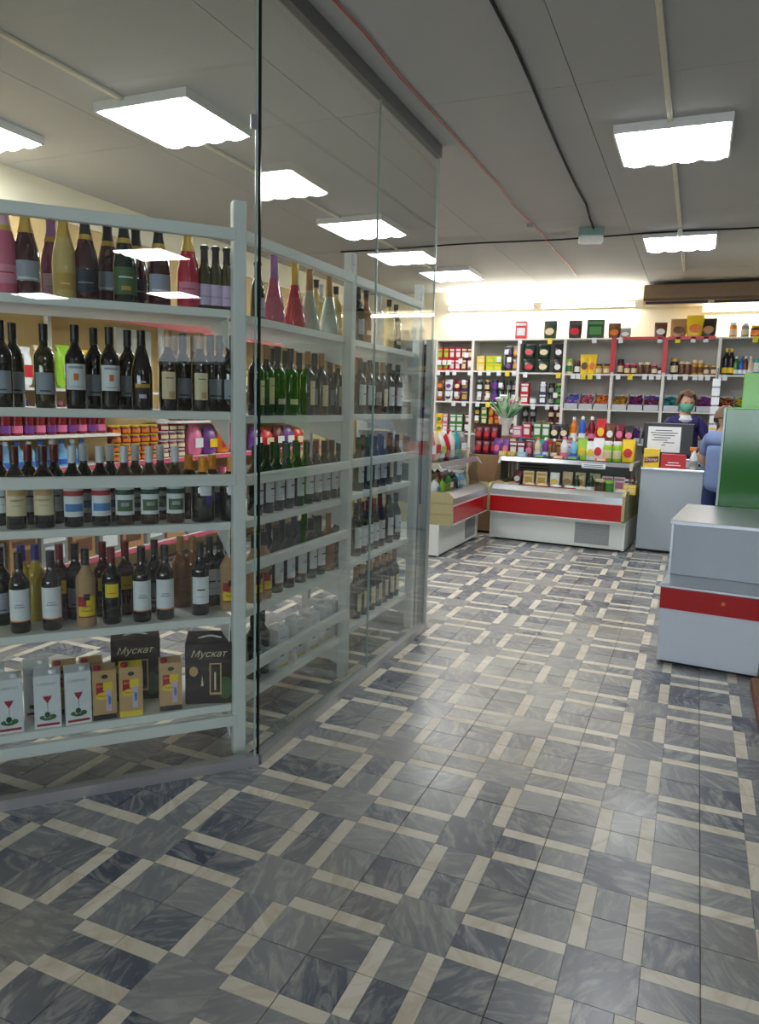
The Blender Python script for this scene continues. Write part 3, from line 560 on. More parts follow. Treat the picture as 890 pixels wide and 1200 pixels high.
# ------------------------------------------------------------------ goods prototypes (packets, boxes, jars, bottles)
COLS = {'red': (196, 24, 40), 'white': (228, 230, 232), 'yellow': (236, 198, 36), 'green': (60, 130, 50), 'lime': (150, 200, 50), 'dark green': (28, 52, 36), 'dark': (40, 34, 34), 'brown': (104, 64, 40), 'blue': (52, 96, 190), 'navy': (44, 50, 92), 'pink': (222, 110, 150),
        'purple': (112, 56, 140), 'orange': (228, 122, 34), 'teal': (56, 160, 164), 'cream': (226, 208, 168), 'grey': (140, 142, 140), 'maroon': (112, 18, 40), 'gold': (196, 156, 70), 'tan': (176, 132, 84), 'light blue': (130, 190, 226), 'ochre': (190, 140, 40), 'wine red': (120, 24, 30)}
def gmx(c, rough=.4): return mat('pack_'+c.replace(' ', '_'), COLS[c], rough, var=.12, scale=40)
GP = {}
def good(kind, w, h, body, acc):
    k = (kind, w, h, body, acc)
    if k in GP: return GP[k]
    d = w*.6
    if kind == 'box':
        b = MB().bbox(-w/2, w/2, -d/2, d/2, 0, h, .002).mesh('box', gmx(body))
        l = MB()
        l.add([(-w*.36, -d/2-.0006, h*.2), (w*.36, -d/2-.0006, h*.2), (w*.36, -d/2-.0006, h*.62), (-w*.36, -d/2-.0006, h*.62)], [(0, 1, 2, 3)])
        l.add([(-w*.42, -d/2-.0006, h*.74), (w*.42, -d/2-.0006, h*.74), (w*.42, -d/2-.0006, h*.9), (-w*.42, -d/2-.0006, h*.9)], [(0, 1, 2, 3)])
        P = (b, [('label', l.mesh('label', gmx(acc)))])
    elif kind == 'pouch':
        rings = []
        for t, sx, sd in ((0, .86, .9), (.04, .9, 1), (.25, .96, .95), (.55, 1, .7), (.82, 1, .28), (.88, 1, .06), (1, 1.0, .05)):
            rings.append([(w/2*sx*math.copysign(abs(math.cos(a))**.6, math.cos(a)), d/2*sd*math.copysign(abs(math.sin(a))**.8, math.sin(a)), h*t) for a in [2*math.pi*(i+.5)/14 for i in range(14)]])
        b = MB().loft(rings).mesh('pouch', gmx(body, .3), True)
        n = 14; l = MB(); 
        l.add([(w*.34*math.cos(2*math.pi*i/n), -d/2-.002+max(0, (h*.2*math.sin(2*math.pi*i/n)+h*.05)/h)*d*.55, h*.4+h*.2*math.sin(2*math.pi*i/n)) for i in range(n)], [tuple(range(n))])
        P = (b, [('label', l.mesh('label', gmx(acc)))])
    elif kind == 'jar':
        r = w/2
        b = MB().lathe([(r*.92, 0), (r, h*.05), (r, h*.68), (r*.86, h*.8), (r*.8, h*.82)], 14).mesh('jar', gmx(body, .15), True)
        P = (b, [('lid', MB().lathe([(r*.88, h*.8), (r*.9, h*.82), (r*.9, h*.98), (r*.84, h)], 14).mesh('lid', gmx(acc, .35), True)), ('label', MB().patch(r+.0008, h*.15, h*.55, 1.0).mesh('label', gmx({'yellow': 'orange', 'white': 'cream', 'dark': 'cream', 'dark green': 'grey', 'gold': 'cream', 'red': 'gold', 'pink': 'cream', 'cream': 'brown', 'lime': 'green', 'green': 'gold'}.get(acc, 'white')), True))])
    elif kind == 'can':
        r = w/2
        b = MB().lathe([(r*.9, 0), (r, h*.03), (r, h*.95), (r*.9, h)], 14).mesh('can', gmx(body, .25), True)
        P = (b, [('label', MB().patch(r+.0008, h*.2, h*.75, 1.3).mesh('label', gmx(acc), True))])
    elif kind == 'bottle':
        r = w/2
        b = MB().lathe([(r*.9, 0), (r, h*.03), (r, h*.28), (r*.88, h*.36), (r, h*.46), (r*.95, h*.62), (r*.42, h*.8), (r*.38, h*.87)], 14).mesh('plastic_bottle', gmx(body, .2), True)
        P = (b, [('cap', MB().lathe([(r*.46, h*.86), (r*.46, h*.97), (r*.3, h)], 12).mesh('cap', gmx(acc), True)), ('label', MB().patch(r+.001, h*.08, h*.28, 1.4).mesh('label', gmx({'white': acc, 'wine red': 'pink', 'maroon': 'purple', 'light blue': 'blue', 'dark': 'yellow'}.get(body, 'white')), True))])
    elif kind == 'bag':
        rings = []
        for t, sx, sd in ((0, .6, .6), (.08, .92, .95), (.35, 1, 1), (.65, .96, .9), (.86, .8, .5), (1, .9, .06)):
            rings.append([(w/2*sx*math.cos(a)*(1+.06*math.sin(5*a+t*9)), d/2*sd*math.sin(a)*(1+.08*math.cos(4*a+t*7)), h*t) for a in [2*math.pi*(i+.5)/14 for i in range(14)]])
        b = MB().loft(rings).mesh('bag', gmx(body, .25), True)
        P = (b, [('label', MB().add([(-w*.3, -d*.5-.001, h*.25), (w*.3, -d*.5-.001, h*.25), (w*.3, -d*.5-.001, h*.55), (-w*.3, -d*.5-.001, h*.55)], [(0, 1, 2, 3)]).mesh('label', gmx(acc)))])
    elif kind == 'tray':
        b = MB().loft([[(-w*.45,-d*.45,0),(w*.45,-d*.45,0),(w*.45,d*.45,0),(-w*.45,d*.45,0)], [(-w/2,-d/2,h*.6),(w/2,-d/2,h*.6),(w/2,d/2,h*.6),(-w/2,d/2,h*.6)]]).mesh('tray', gmx(body))
        rings = [[(w*.44*s*math.cos(a), d*.44*s*math.sin(a), h*(.58+.42*q)) for a in [2*math.pi*i/12 for i in range(12)]] for s, q in ((1, 0), (.9, .6), (.5, 1), (.1, 1.02))]
        P = (b, [('contents', MB().loft(rings).mesh('contents', gmx(acc), True))])
    GP[k] = P; return P
NAMES = {'box': ('packet_box', 'box', 'box'), 'pouch': ('pouch', 'pouch', 'pouch'), 'jar': ('jar', 'jar', 'jar'), 'can': ('tin_can', 'can', 'tin'), 'bottle': ('plastic_bottle', 'bottle', 'bottle'), 'bag': ('snack_bag', 'bag', 'bag'), 'tray': ('food_tray', 'tray', 'food tray')}
def wording(kind, body, acc, place):
    w = {'jar': f'{body} jar with {acc} lid', 'bottle': f'{body} bottle with {acc} cap', 'tray': f'{body} tray of {acc} food'}.get(kind, f'{body} {NAMES[kind][2]} with {acc} label')
    return f'{w}, {place}'
def setg(kind, w, h, body, acc, loc, rot, place, group):
    nm, cat, _ = NAMES[kind]
    return spawn(good(kind, w, h, body, acc), nm, loc, rot+random.uniform(-.08, .08), wording(kind, body, acc, place), cat, group)
# ------------------------------------------------------------------ back wall shelving
BY = 9.95; BD = .32
BX = [-4.6, -4.01, -3.42, -2.893, -2.261, -1.658, -1.052, -.436, .178, .8]
SHW = mat('white_chipboard', (232, 230, 224), .5, var=.03, scale=6); SHB = mat('grey_backboard', (176, 172, 164), .7, var=.05, scale=6)
def lev(i): return [2.0, 1.58, 1.147, .6] if i < 4 else ([1.98, 1.565, 1.13, .6] if i == 4 else [1.97, 1.52, 1.1, .6])
for i in range(len(BX)-1):
    a, b = BX[i], BX[i+1]
    s = ob('shelving_bay', None, None, (a, BY, 0)); W_ = b-a
    nb = ['behind the glass showcase, by the tan wall', 'behind the glass showcase', 'with red chocolate boxes on top shelf', 'with yellow boxes on its upper shelf', 'with dark green packs on its upper shelf', 'with yellow-lidded jars on its upper shelf', 'between two red-ribboned posts', 'behind the saleswoman', 'with tall dark bottles, above the green panel'][i]
    tag(s, 'white shelving bay '+nb, 'shelving', 'white shelving along the back wall')
    ob('upright', MB().box(-.018, .018, 0, BD, 0, 2.42).mesh('upright', SHW), s)
    if i == len(BX)-2: ob('upright', MB().box(W_-.018, W_+.018, 0, BD, 0, 2.42).mesh('upright', SHW), s)
    ob('back_panel', MB().box(.018, W_-.018, BD-.012, BD, .05, 2.4).mesh('back_panel', SHB), s)
    ob('top_board', MB().box(.018, W_-.018, 0, BD-.012, 2.4, 2.42).mesh('top_board', SHW), s)
    for z in lev(i): ob('shelf', MB().box(.018, W_-.018, 0, BD-.012, z-.02, z).mesh('shelf', SHW), s)
    ob('plinth', MB().box(.018, W_-.018, .03, .05, 0, .08).mesh('plinth', SHW), s)
RIB = mat('red_ribbon', (206, 40, 52), .4, var=.3, scale=70)
for x in (BX[6], BX[7]):
    tag(ob('ribbon', MB().box(x-.028, x+.028, BY-.006, BY-.001, 1.99, 2.42).mesh('ribbon', RIB)), 'red patterned ribbon wrapped down a shelf post', 'ribbon', 'red ribbons on the shelf posts')
for a, b in ((BX[6]+.1, BX[7]-.02), (BX[7]+.03, BX[8]-.05)):
    tag(ob('ribbon', MB().box(a, b, BY-.006, BY-.001, 2.395, 2.43).mesh('ribbon', RIB)), 'red ribbon along the top edge of the shelving', 'ribbon', 'red ribbons along the top edge')
def bx_at(xp, y, z):
    d = ray(xp, 400); lo, hi = -4.6, 1.5
    for _ in range(40):
        mid = (lo+hi)/2
        if px((mid, y, z))[0] < xp: lo = mid
        else: hi = mid
    return (lo+hi)/2
def on(xps, z, kind, w, h, body, acc, place, group, y=BY+.1, stack=1):
    for xp in xps:
        x = bx_at(xp, y, z)
        for k in range(stack): setg(kind, w, h, body, acc, (x, y, z+k*h), 0, place, group)
G0 = 'goods on top of the back shelving'
P0 = 'standing on top of the back shelving'
on([611], 2.42, 'box', .15, .235, 'red', 'white', P0, G0)
on([645], 2.42, 'pouch', .17, .235, 'dark green', 'cream', P0, G0); on([674], 2.42, 'pouch', .17, .235, 'dark', 'red', P0, G0); on([698], 2.42, 'box', .21, .235, 'dark green', 'green', P0, G0)
on([720], 2.42, 'pouch', .15, .19, 'brown', 'orange', P0, G0); on([733], 2.42, 'pouch', .13, .13, 'grey', 'white', P0, G0); on([774], 2.42, 'pouch', .15, .19, 'brown', 'white', P0, G0)
on([795], 2.42, 'pouch', .19, .23, 'tan', 'brown', P0, G0); on([814], 2.42, 'pouch', .2, .27, 'yellow', 'orange', P0, G0); on([830], 2.42, 'pouch', .18, .23, 'dark', 'tan', P0, G0)
on([859], 2.42, 'jar', .09, .18, 'orange', 'white', P0, G0); on([873], 2.42, 'jar', .09, .17, 'grey', 'white', P0, G0); on([886], 2.42, 'jar', .12, .14, 'brown', 'yellow', P0, G0)
def pl(r, b): return f'{["upper", "middle", "lower"][r]} shelf of {["bay behind showcase", "bay behind showcase", "back bay next to showcase", "second back bay past showcase", "third back bay past showcase", "fourth back bay past showcase", "back bay between ribbons", "back bay behind saleswoman", "back bay beyond green panel"][b]}'
def row(r, i, specs, stack=1, y=BY+.08):
    z = lev(i)[r]
    for xps, kind, w, h, body, acc in specs: on(xps, z, kind, w*(.86 if kind == 'jar' else .93), h, body, acc, pl(r, i), f'goods on the {pl(r, i)}', y, stack)
row(0, 2, [([516, 523], 'box', .075, .155, 'red', 'lime'), ([530, 537], 'box', .08, .155, 'red', 'white'), ([544, 551], 'box', .08, .155, 'maroon', 'cream')], 2)
row(1, 2, [([516], 'pouch', .11, .15, 'brown', 'orange'), ([526], 'pouch', .12, .15, 'white', 'purple'), ([536], 'pouch', .11, .15, 'maroon', 'cream'), ([545], 'box', .1, .15, 'navy', 'gold')], 2)
row(2, 2, [([515], 'pouch', .09, .13, 'yellow', 'green'), ([522], 'box', .08, .13, 'pink', 'white'), ([531, 539], 'box', .1, .13, 'green', 'white'), ([548], 'box', .08, .13, 'maroon', 'white')], 2)
row(0, 3, [([564], 'box', .12, .1, 'yellow', 'cream'), ([575, 584], 'box', .12, .1, 'lime', 'yellow'), ([596], 'pouch', .11, .17, 'dark', 'purple'), ([604], 'pouch', .09, .17, 'brown', 'gold')], 2)
row(0, 3, [([586], 'pouch', .1, .16, 'dark green', 'white')], 1, BY+.2)
row(1, 3, [([562], 'jar', .09, .15, 'dark green', 'grey'), ([571], 'jar', .09, .15, 'dark', 'gold'), ([580], 'can', .1, .15, 'navy', 'purple'), ([588, 596, 603], 'jar', .085, .15, 'dark', 'dark green')], 2)
row(2, 3, [([559], 'jar', .085, .125, 'dark green', 'green'), ([567], 'box', .09, .125, 'green', 'cream'), ([575], 'jar', .085, .125, 'orange', 'red'), ([583], 'box', .1, .125, 'wine red', 'orange'), ([592], 'box', .1, .125, 'red', 'green'), ([601], 'pouch', .1, .125, 'brown', 'white')], 3)
row(0, 4, [([620], 'pouch', .17, .19, 'dark green', 'red'), ([637], 'pouch', .17, .19, 'dark green', 'cream'), ([654], 'pouch', .13, .19, 'dark', 'white')], 2)
row(1, 4, [([615], 'box', .12, .14, 'red', 'white'), ([636], 'box', .1, .14, 'navy', 'white'), ([646], 'jar', .1, .14, 'dark', 'dark green'), ([655], 'jar', .11, .14, 'dark green', 'lime')], 2)
row(1, 4, [([625], 'can', .1, .1, 'grey', 'white')])
row(2, 4, [([615, 624], 'jar', .09, .13, 'dark', 'dark green'), ([645, 654], 'jar', .09, .13, 'maroon', 'dark')], 3)
row(2, 4, [([634.5], 'box', .13, .11, 'tan', 'brown')], 2)
row(0, 5, [([667], 'jar', .12, .19, 'cream', 'lime'), ([677], 'jar', .1, .17, 'dark', 'brown'), ([685], 'pouch', .13, .25, 'yellow', 'brown'), ([694], 'pouch', .12, .25, 'yellow', 'orange'), ([702, 711], 'jar', .1, .13, 'ochre', 'dark')])
row(0, 6, [([727], 'jar', .1, .19, 'maroon', 'dark'), ([735, 743], 'jar', .09, .14, 'wine red', 'pink'), ([751, 759], 'jar', .09, .15, 'brown', 'cream'), ([767], 'jar', .09, .13, 'brown', 'pink'), ([774], 'jar', .08, .09, 'dark', 'maroon')])
row(0, 7, [([790], 'jar', .12, .2, 'dark', 'gold'), ([799, 806], 'jar', .09, .16, 'brown', 'cream'), ([814, 821], 'jar', .08, .18, 'ochre', 'cream'), ([828, 836], 'jar', .08, .12, 'brown', 'gold')])
row(0, 8, [([850, 856], 'bottle', .09, .32, 'dark', 'yellow'), ([862], 'bottle', .08, .23, 'green', 'white'), ([868], 'bottle', .08, .23, 'blue', 'grey'), ([873], 'bottle', .08, .23, 'brown', 'white'), ([879], 'bottle', .08, .23, 'cream', 'white'), ([887], 'can', .09, .2, 'teal', 'white')])
# candy bins
BINM = glassmat('clear_bin', (.86, .88, .9), 1.35)
def bin_mesh(w):
    o = MB(); t = .004
    o.box(-w/2, w/2, 0, .28, 0, t)
    o.box(-w/2, w/2, 0, t, 0, .07).box(-w/2, w/2, .28-t, .28, 0, .2)
    for s in (-1, 1): o.prism([(0, 0), (.28, 0), (.28, .22), (0, .08)], s*w/2-(t if s > 0 else 0), s*w/2+(t if s < 0 else 0))
    return o.mesh('bin', mat('frosted_bin', (196, 200, 204), .3, var=.04))
def candies(w, ca, cb, seed):
    """a heap of wrapped sweets: many small twisted lozenges in one mesh"""
    rn = random.Random(seed); mb = MB()
    for k in range(150):
        x = rn.uniform(-w/2+.025, w/2-.025); y = rn.uniform(.03, .25); h = .05+.42*y+rn.uniform(-.02, .03)
        a = rn.uniform(0, 6.28); l, r = .019, .011; c, s = math.cos(a), math.sin(a); ti = rn.uniform(-.3, .3)
        pts = [(-l*1.5, .9), (-l*.8, .25), (-l*.5, 1), (l*.5, 1), (l*.8, .25), (l*1.5, .9)]
        mb.loft([[(x+u*c-r*q*math.cos(t)*s, y+u*s+r*q*math.cos(t)*c, h+r*q*math.sin(t)+u*ti) for t in (0, 1.57, 3.14, 4.71)] for u, q in pts], rn.choice((0, 0, 1)))
    mb.lathe([(.01, 0), (.01, 0)], 3)
    base = MB().prism([(.01, .006), (.27, .006), (.27, .13), (.01, .05)], -w/2+.006, w/2-.006)
    mb.add(base.v, base.f, 0)
    return mb.mesh('candies', [gmx(ca, .3), gmx(cb, .3)])
def candyrow(i, specs, r=1):
    a, b = BX[i]+.022, BX[i+1]-.022; w = (b-a)/len(specs); z = lev(i)[r]
    for k, (ca, cb) in enumerate(specs):
        x = a+w*(k+.5)
        tag(ob('candy_bin', bin_mesh(w-.008), None, (x, BY+.008, z)), f'bin of {ca} and {cb} sweets, {pl(r, i)}', 'bin', 'candy bins')
        o = ob('wrapped_sweets', candies(w-.016, ca, cb, i*10+k+r*100), None, (x, BY+.008, z+.004)); tag(o, f'wrapped {ca} and {cb} sweets, {pl(r, i)}', 'sweets'); o['kind'] = 'stuff'
candyrow(5, [('blue', 'pink'), ('brown', 'pink'), ('orange', 'brown')]); candyrow(6, [('ochre', 'brown'), ('maroon', 'purple'), ('wine red', 'blue')])
candyrow(7, [('teal', 'dark'), ('orange', 'gold'), ('purple', 'maroon')]); candyrow(8, [('wine red', 'gold'), ('green', 'yellow'), ('red', 'white')])
candyrow(5, [('ochre', 'brown'), ('red', 'gold'), ('orange', 'maroon')], 2); candyrow(6, [('dark green', 'yellow'), ('purple', 'navy'), ('maroon', 'brown')], 2); candyrow(7, [('brown', 'dark'), ('maroon', 'navy'), ('brown', 'cream')], 2)
# price tags clipped to the shelf edges
TAGW = MB().box(-.028, .028, -.004, 0, -.055, .012).mesh('price_tag', PAPER); TAGY = MB().box(-.03, .03, -.004, 0, -.06, .012).mesh('price_tag', mat('yellow_paper', (240, 214, 60), .7))
def tags(xps, z, place, yel=(), y=BY-.002):
    for xp in list(xps)+list(yel):
        c = 'yellow' if xp in yel else 'white'
        tag(ob('price_tag', TAGY if xp in yel else TAGW, None, (bx_at(xp, y, z), y, z)), f'{c} paper price tag, edge of {place}', 'price tag', 'price tags on the back shelving')
tags([514, 525, 533, 551], 1.99, 'shelf under the red boxes'); tags([563, 573, 585, 603], 1.99, 'shelf under the yellow boxes', [595]); tags([616], 1.97, 'shelf under the dark green packs', [655])
tags([532, 544], 1.57, 'shelf under the brown pouches'); tags([560, 600], 1.57, 'shelf under the dark jars', [572]); tags([625, 642, 652], 1.555, 'shelf under the red and navy boxes')
tags([672, 678, 702], 1.96, 'shelf under the yellow pouches', [684, 692]); tags([725, 756, 764, 772], 1.96, 'shelf between the ribbons', [739]); tags([785, 792, 804, 815, 822, 830], 1.96, 'shelf above the teal sweets'); tags([843, 850], 1.96, 'shelf under the dark bottles')
tags([610, 697, 728, 774, 813, 828], 2.41, 'top board of the shelving', [645, 795, 886])
# tags stuck on goods
for xp, z in ((515, 2.1), (521, 2.1), (527, 2.1), (540, 2.12), (547, 2.2), (551, 2.08), (594, 2.24), (597, 2.14), (585, 2.14), (544, 1.83), (516, 1.67), (525, 1.67), (535, 1.67), (587, 1.8), (562, 1.67), (572, 1.66), (588, 1.64), (595, 1.64), (602, 1.64), (637, 1.82), (651, 1.68), (559, 1.35), (569, 1.24), (576, 1.24), (587, 1.38), (547, 1.22)):
    y = BY+.012
    tag(ob('price_tag', TAGW, None, (bx_at(xp, y, z), y, z+.03)), 'white price slip stuck on packets, '+pl(0 if z > 2 else 1 if z > 1.6 else 2, 2 if xp < 555 else 3 if xp < 609 else 4), 'price tag', 'price slips stuck on the packets')
# ------------------------------------------------------------------ refrigerated display cases
def case(name, L, label, vent, loc, th, cv=0):
    """front is local -y at the foot of the lower panel (y=0); runs along local x from 0 to L"""
    c = ob(name, None, None, loc, th); tag(c, label, 'display case')
    A = lambda n, mb, m, par=c: ob(n, mb.mesh(n, m), par)
    A('plinth', MB().box(.02, L-.02, .04, .85, 0, .03), DARK)
    lp = A('lower_panel', MB().bbox(0, L, 0, .03, .025, .335, .003), WHITE)
    v0, v1 = vent
    vb = A('vent_frame', MB().box(v0, v1, -.004, 0, .06, .29), mat('vent_grey', (160, 162, 164), .5))
    for k in range(9): A('vent_slat', MB().box(v0+.01, v1-.01, -.009, -.004, .07+k*.024, .082+k*.024), mat('vent_slat', (150, 152, 155), .5), vb)
    A('body', MB().box(0, L, .03, .86, .03, .6), GREYPANEL)
    A('red_band', MB().prism([(-.12, .345), (-.13, .53), (-.02, .53), (-.02, .345)], .0, L), RED)
    A('band_trim', MB().box(0, L, -.134, -.02, .525, .54), mat('pale_trim_plastic', (226, 206, 204), .4))
    A('front_ledge', MB().prism([(-.132, .54), (-.125, .6), (-.02, .645), (.03, .645), (.03, .54)], 0, L), STEEL)
    A('underside', MB().box(0, L, -.12, .0, .335, .345), WHITE)
    A('display_deck', MB().box(.03, L-.03, .03, .8, .6, .62), STEEL)
    A('back_wall', MB().box(.03, L-.03, .8, .86, .6, .93), mat('back_liner', (120, 122, 122), .45))
    for k in range(6): A('louvre', MB().box(.06, .42, .785, .8, .66+k*.038, .68+k*.038), DARK)
    g0, g1 = (-.02, .64), (.24+cv, .92)
    A('front_glass', MB().prism([g0, g1, (g1[0]+.006, g1[1]), (g0[0]+.006, g0[1])], .03, L-.03), CASEGLASS)
    A('canopy', MB().prism([(.22+cv, .9), (.24+cv, .945), (.86, .945), (.86, .92), (.26+cv, .92), (.25+cv, .89)], 0, L), STEEL)
    A('light_strip', MB().box(.06, L-.06, .262+cv, .29+cv, .898, .918), WHITE)
    A('top_glass', MB().box(.02, L-.02, .26+cv, .84, .946, .952), CASEGLASS)
    A('upper_shelf', MB().box(.02, L-.02, .5, .84, 1.155, 1.163), CASEGLASS)
    for u in (.03, L/2, L-.05): A('shelf_support', MB().box(u, u+.02, .8, .82, .952, 1.155).box(u, u+.02, .5, .82, 1.145, 1.155), STEEL)
    A('upper_glass', MB().box(.02, L-.02, .25+cv, .256+cv, .946, 1.06), CASEGLASS)
    for u0 in (-.03, L):
        e = A('end_panel', MB().prism([(-.137, .36), (-.12, .335), (.86, .335), (.86, .66), (-.09, .66), (-.13, .62)], u0, u0+.03), OLIVE)
        for z in (.44, .55): A('groove', MB().box(u0-.0015 if u0 < 0 else u0+.03, u0 if u0 < 0 else u0+.0315, -.13, .86, z, z+.004), mat('olive_groove', (110, 104, 76), .6), e)
        A('end_foot', MB().box(u0, u0+.03, .0, .86, .02, .335), WHITE)
        A('end_glass', MB().prism([(0, .66), (.24+cv, .92), (.8, .92), (.8, .66)], u0+.01, u0+.018), CASEGLASS)
        A('end_upright', MB().box(u0, u0+.03, .8, .86, .66, .93).prism([(.18+cv, .87), (.24+cv, .945), (.86, .945), (.86, .92), (.25+cv, .9)], u0, u0+.03), mat('end_grey', (168, 168, 150), .5))
    return c
C1A, C1B = Vector((-2.09, 8.3)), Vector((-.645, 8.193)); TH1 = math.atan2(C1B.y-C1A.y, C1B.x-C1A.x); L1 = (C1B-C1A).length
case('display_case', L1, 'white display case with red band facing the aisle, cash desk beside it', (L1-.5, L1-.13), (C1A.x, C1A.y, 0), TH1)
F1 = Frame(C1A, TH1)
C2A, C2B = Vector((-2.281, 6.95)), Vector((-2.255, 8.24)); TH2 = math.atan2(C2B.y-C2A.y, C2B.x-C2A.x); L2 = (C2B-C2A).length
case('display_case', L2, 'white display case with red band, end-on beside the showcase door', (L2-.45, L2-.1), (C2A.x, C2A.y, 0), TH2, -.2)
F2 = Frame(C2A, TH2)
ob_ = tag(ob('notice', MB().box(-.13, .13, -.002, 0, 0, .055).mesh('notice', PAPER), None, F1.at(1.06, .214, .868), TH1), 'white paper notice taped to the display case canopy', 'notice')
for k in range(2): ob('printed_line', MB().box(-.1, .1, -.0026, -.002, .018+k*.016, .024+k*.016).mesh('line', INK), ob_)
def on_case(F, xps, d, z, kind, w, h, body, acc, place, group, rot=0):
    for xp in xps:
        u = F.fromx(xp, d, z, -.2, 2.0)
        setg(kind, w*.92, h, body, acc, F.at(u, d, z), F.th+rot, place, group)
ZT = .953; ZU = 1.164; PT = 'on top of the aisle display case'; PU = 'on glass shelf above the aisle display case'; GT = 'goods on top of the aisle display case'; GU = 'goods on the raised glass shelf'
for xs, k, w, h, b, a in (([583, 593], 'pouch', .1, .2, 'purple', 'pink'), ([602, 611], 'box', .1, .17, 'maroon', 'white'), ([620], 'pouch', .11, .18, 'maroon', 'pink'), ([630], 'bottle', .08, .23, 'cream', 'orange'), ([639], 'bottle', .08, .23, 'purple', 'white'),
        ([649], 'bottle', .08, .22, 'brown', 'white'), ([661], 'bottle', .1, .25, 'white', 'pink'), ([672], 'bottle', .09, .24, 'light blue', 'white'), ([682], 'pouch', .12, .24, 'lime', 'yellow'), ([692], 'pouch', .11, .21, 'white', 'yellow'),
        ([701], 'pouch', .13, .25, 'white', 'red'), ([712, 723], 'jar', .11, .22, 'lime', 'white'), ([736], 'pouch', .15, .25, 'yellow', 'red')):
    on_case(F1, xs, .34, ZT, k, w, h, b, a, PT, GT)
for xs, k, w, h, b, a in (([590, 600], 'box', .1, .07, 'yellow', 'cream'), ([612], 'box', .12, .07, 'light blue', 'white')):
    on_case(F1, xs, .285, ZT, k, w, h*.7, b, a, PT+' edge', GT)
for xs, k, w, h, b, a in (([633, 672], 'box', .14, .035, 'blue', 'lime'), ([655, 705], 'box', .13, .035, 'orange', 'white')):
    on_case(F1, xs, .275, ZT, k, w, h, b, a, 'lying on the canopy edge of aisle case', GT)
for xs, k, w, h, b, a in (([607], 'box', .12, .13, 'pink', 'white'), ([618], 'box', .1, .17, 'red', 'white'), ([630, 640], 'box', .1, .18, 'green', 'white'), ([650, 661], 'pouch', .12, .17, 'dark', 'cream'), ([672], 'bottle', .08, .26, 'orange', 'white'), ([682], 'bottle', .09, .27, 'blue', 'white'),
        ([693], 'bottle', .09, .27, 'wine red', 'white'), ([704], 'pouch', .12, .25, 'red', 'yellow'), ([715], 'pouch', .11, .2, 'brown', 'white'), ([726], 'pouch', .11, .2, 'maroon', 'pink'), ([737], 'pouch', .12, .18, 'dark', 'pink')):
    on_case(F1, xs, .62, ZU, k, w, h, b, a, PU, GU)
rn = random.Random(21)
for k, xp in enumerate(range(588, 742, 11)):
    kd, w, h, b, a = [('box', .1, .19, 'pink', 'white'), ('pouch', .11, .19, 'cream', 'red'), ('bottle', .08, .2, 'white', 'blue'), ('box', .1, .18, 'white', 'green'), ('pouch', .11, .2, 'teal', 'white'), ('jar', .1, .19, 'ochre', 'red'), ('box', .09, .2, 'maroon', 'gold')][k % 7]
    on_case(F1, [xp], .455, ZT, kd, w, h, b, a, 'second row on the aisle display case', 'second row of goods on the aisle display case')
PI = 'inside the aisle display case'; GI = 'food inside the aisle display case'
for xs, d, k, w, h, b, a in (([586, 600], .1, 'tray', .16, .05, 'white', 'tan'), ([621, 636], .12, 'tray', .16, .05, 'red', 'cream'), ([652, 668], .1, 'tray', .15, .05, 'red', 'white'), ([620, 635], .3, 'box', .13, .17, 'cream', 'gold'), ([650], .3, 'pouch', .12, .17, 'white', 'yellow'),
        ([676], .14, 'bottle', .07, .17, 'dark green', 'dark green'), ([682, 728], .12, 'tray', .14, .05, 'white', 'cream'), ([692], .12, 'bottle', .09, .2, 'dark green', 'green'), ([703], .16, 'jar', .12, .14, 'dark green', 'cream'), ([714], .16, 'jar', .1, .13, 'green', 'lime'), ([665, 680, 697], .4, 'pouch', .13, .18, 'cream', 'tan'),
        ([712, 726], .4, 'box', .13, .16, 'white', 'pink'), ([737], .4, 'box', .12, .16, 'maroon', 'white'), ([738], .14, 'box', .14, .1, 'yellow', 'cream'), ([607], .4, 'pouch', .12, .16, 'maroon', 'white')):
    on_case(F1, xs, d, .621, k, w, h, b, a, PI, GI)
PI2 = 'inside the end-on display case'; GI2 = 'frozen bags inside the end-on display case'
rn = random.Random(3)
for k in range(18):
    b, a = [('white', 'blue'), ('navy', 'white'), ('pink', 'white'), ('lime', 'yellow'), ('light blue', 'white'), ('red', 'white'), ('green', 'cream'), ('cream', 'orange')][k % 8]
    setg('bag', .17, .14+.04*rn.random(), b, a, F2.at(.09+.068*k, .11+.19*(k % 3), .621), TH2+rn.uniform(-.5, .5), PI2, GI2)
for k in range(14):
    b, a = [('pink', 'white'), ('white', 'red'), ('cream', 'red'), ('teal', 'white'), ('white', 'lime'), ('grey', 'white'), ('red', 'cream')][k % 7]
    setg('bag', .18, .22+.08*rn.random(), b, a, F2.at(.1+.085*k, .19+.17*(k % 2), ZT), TH2+rn.uniform(-.4, .4), 'on top of the end-on display case', 'bags on top of the end-on display case')
tag(ob('side_screen', MB().prism([(.25, .67), (.17, .72), (.14, .8), (.17, .88), (.26, .93), (.5, .93), (.5, .67)], -.012, -.002).mesh('side_screen', mat('black_green_plastic', (28, 36, 32), .4)), None, (C2A.x, C2A.y-.022, 0), TH2), 'black rounded side screen on the end-on display case', 'screen')
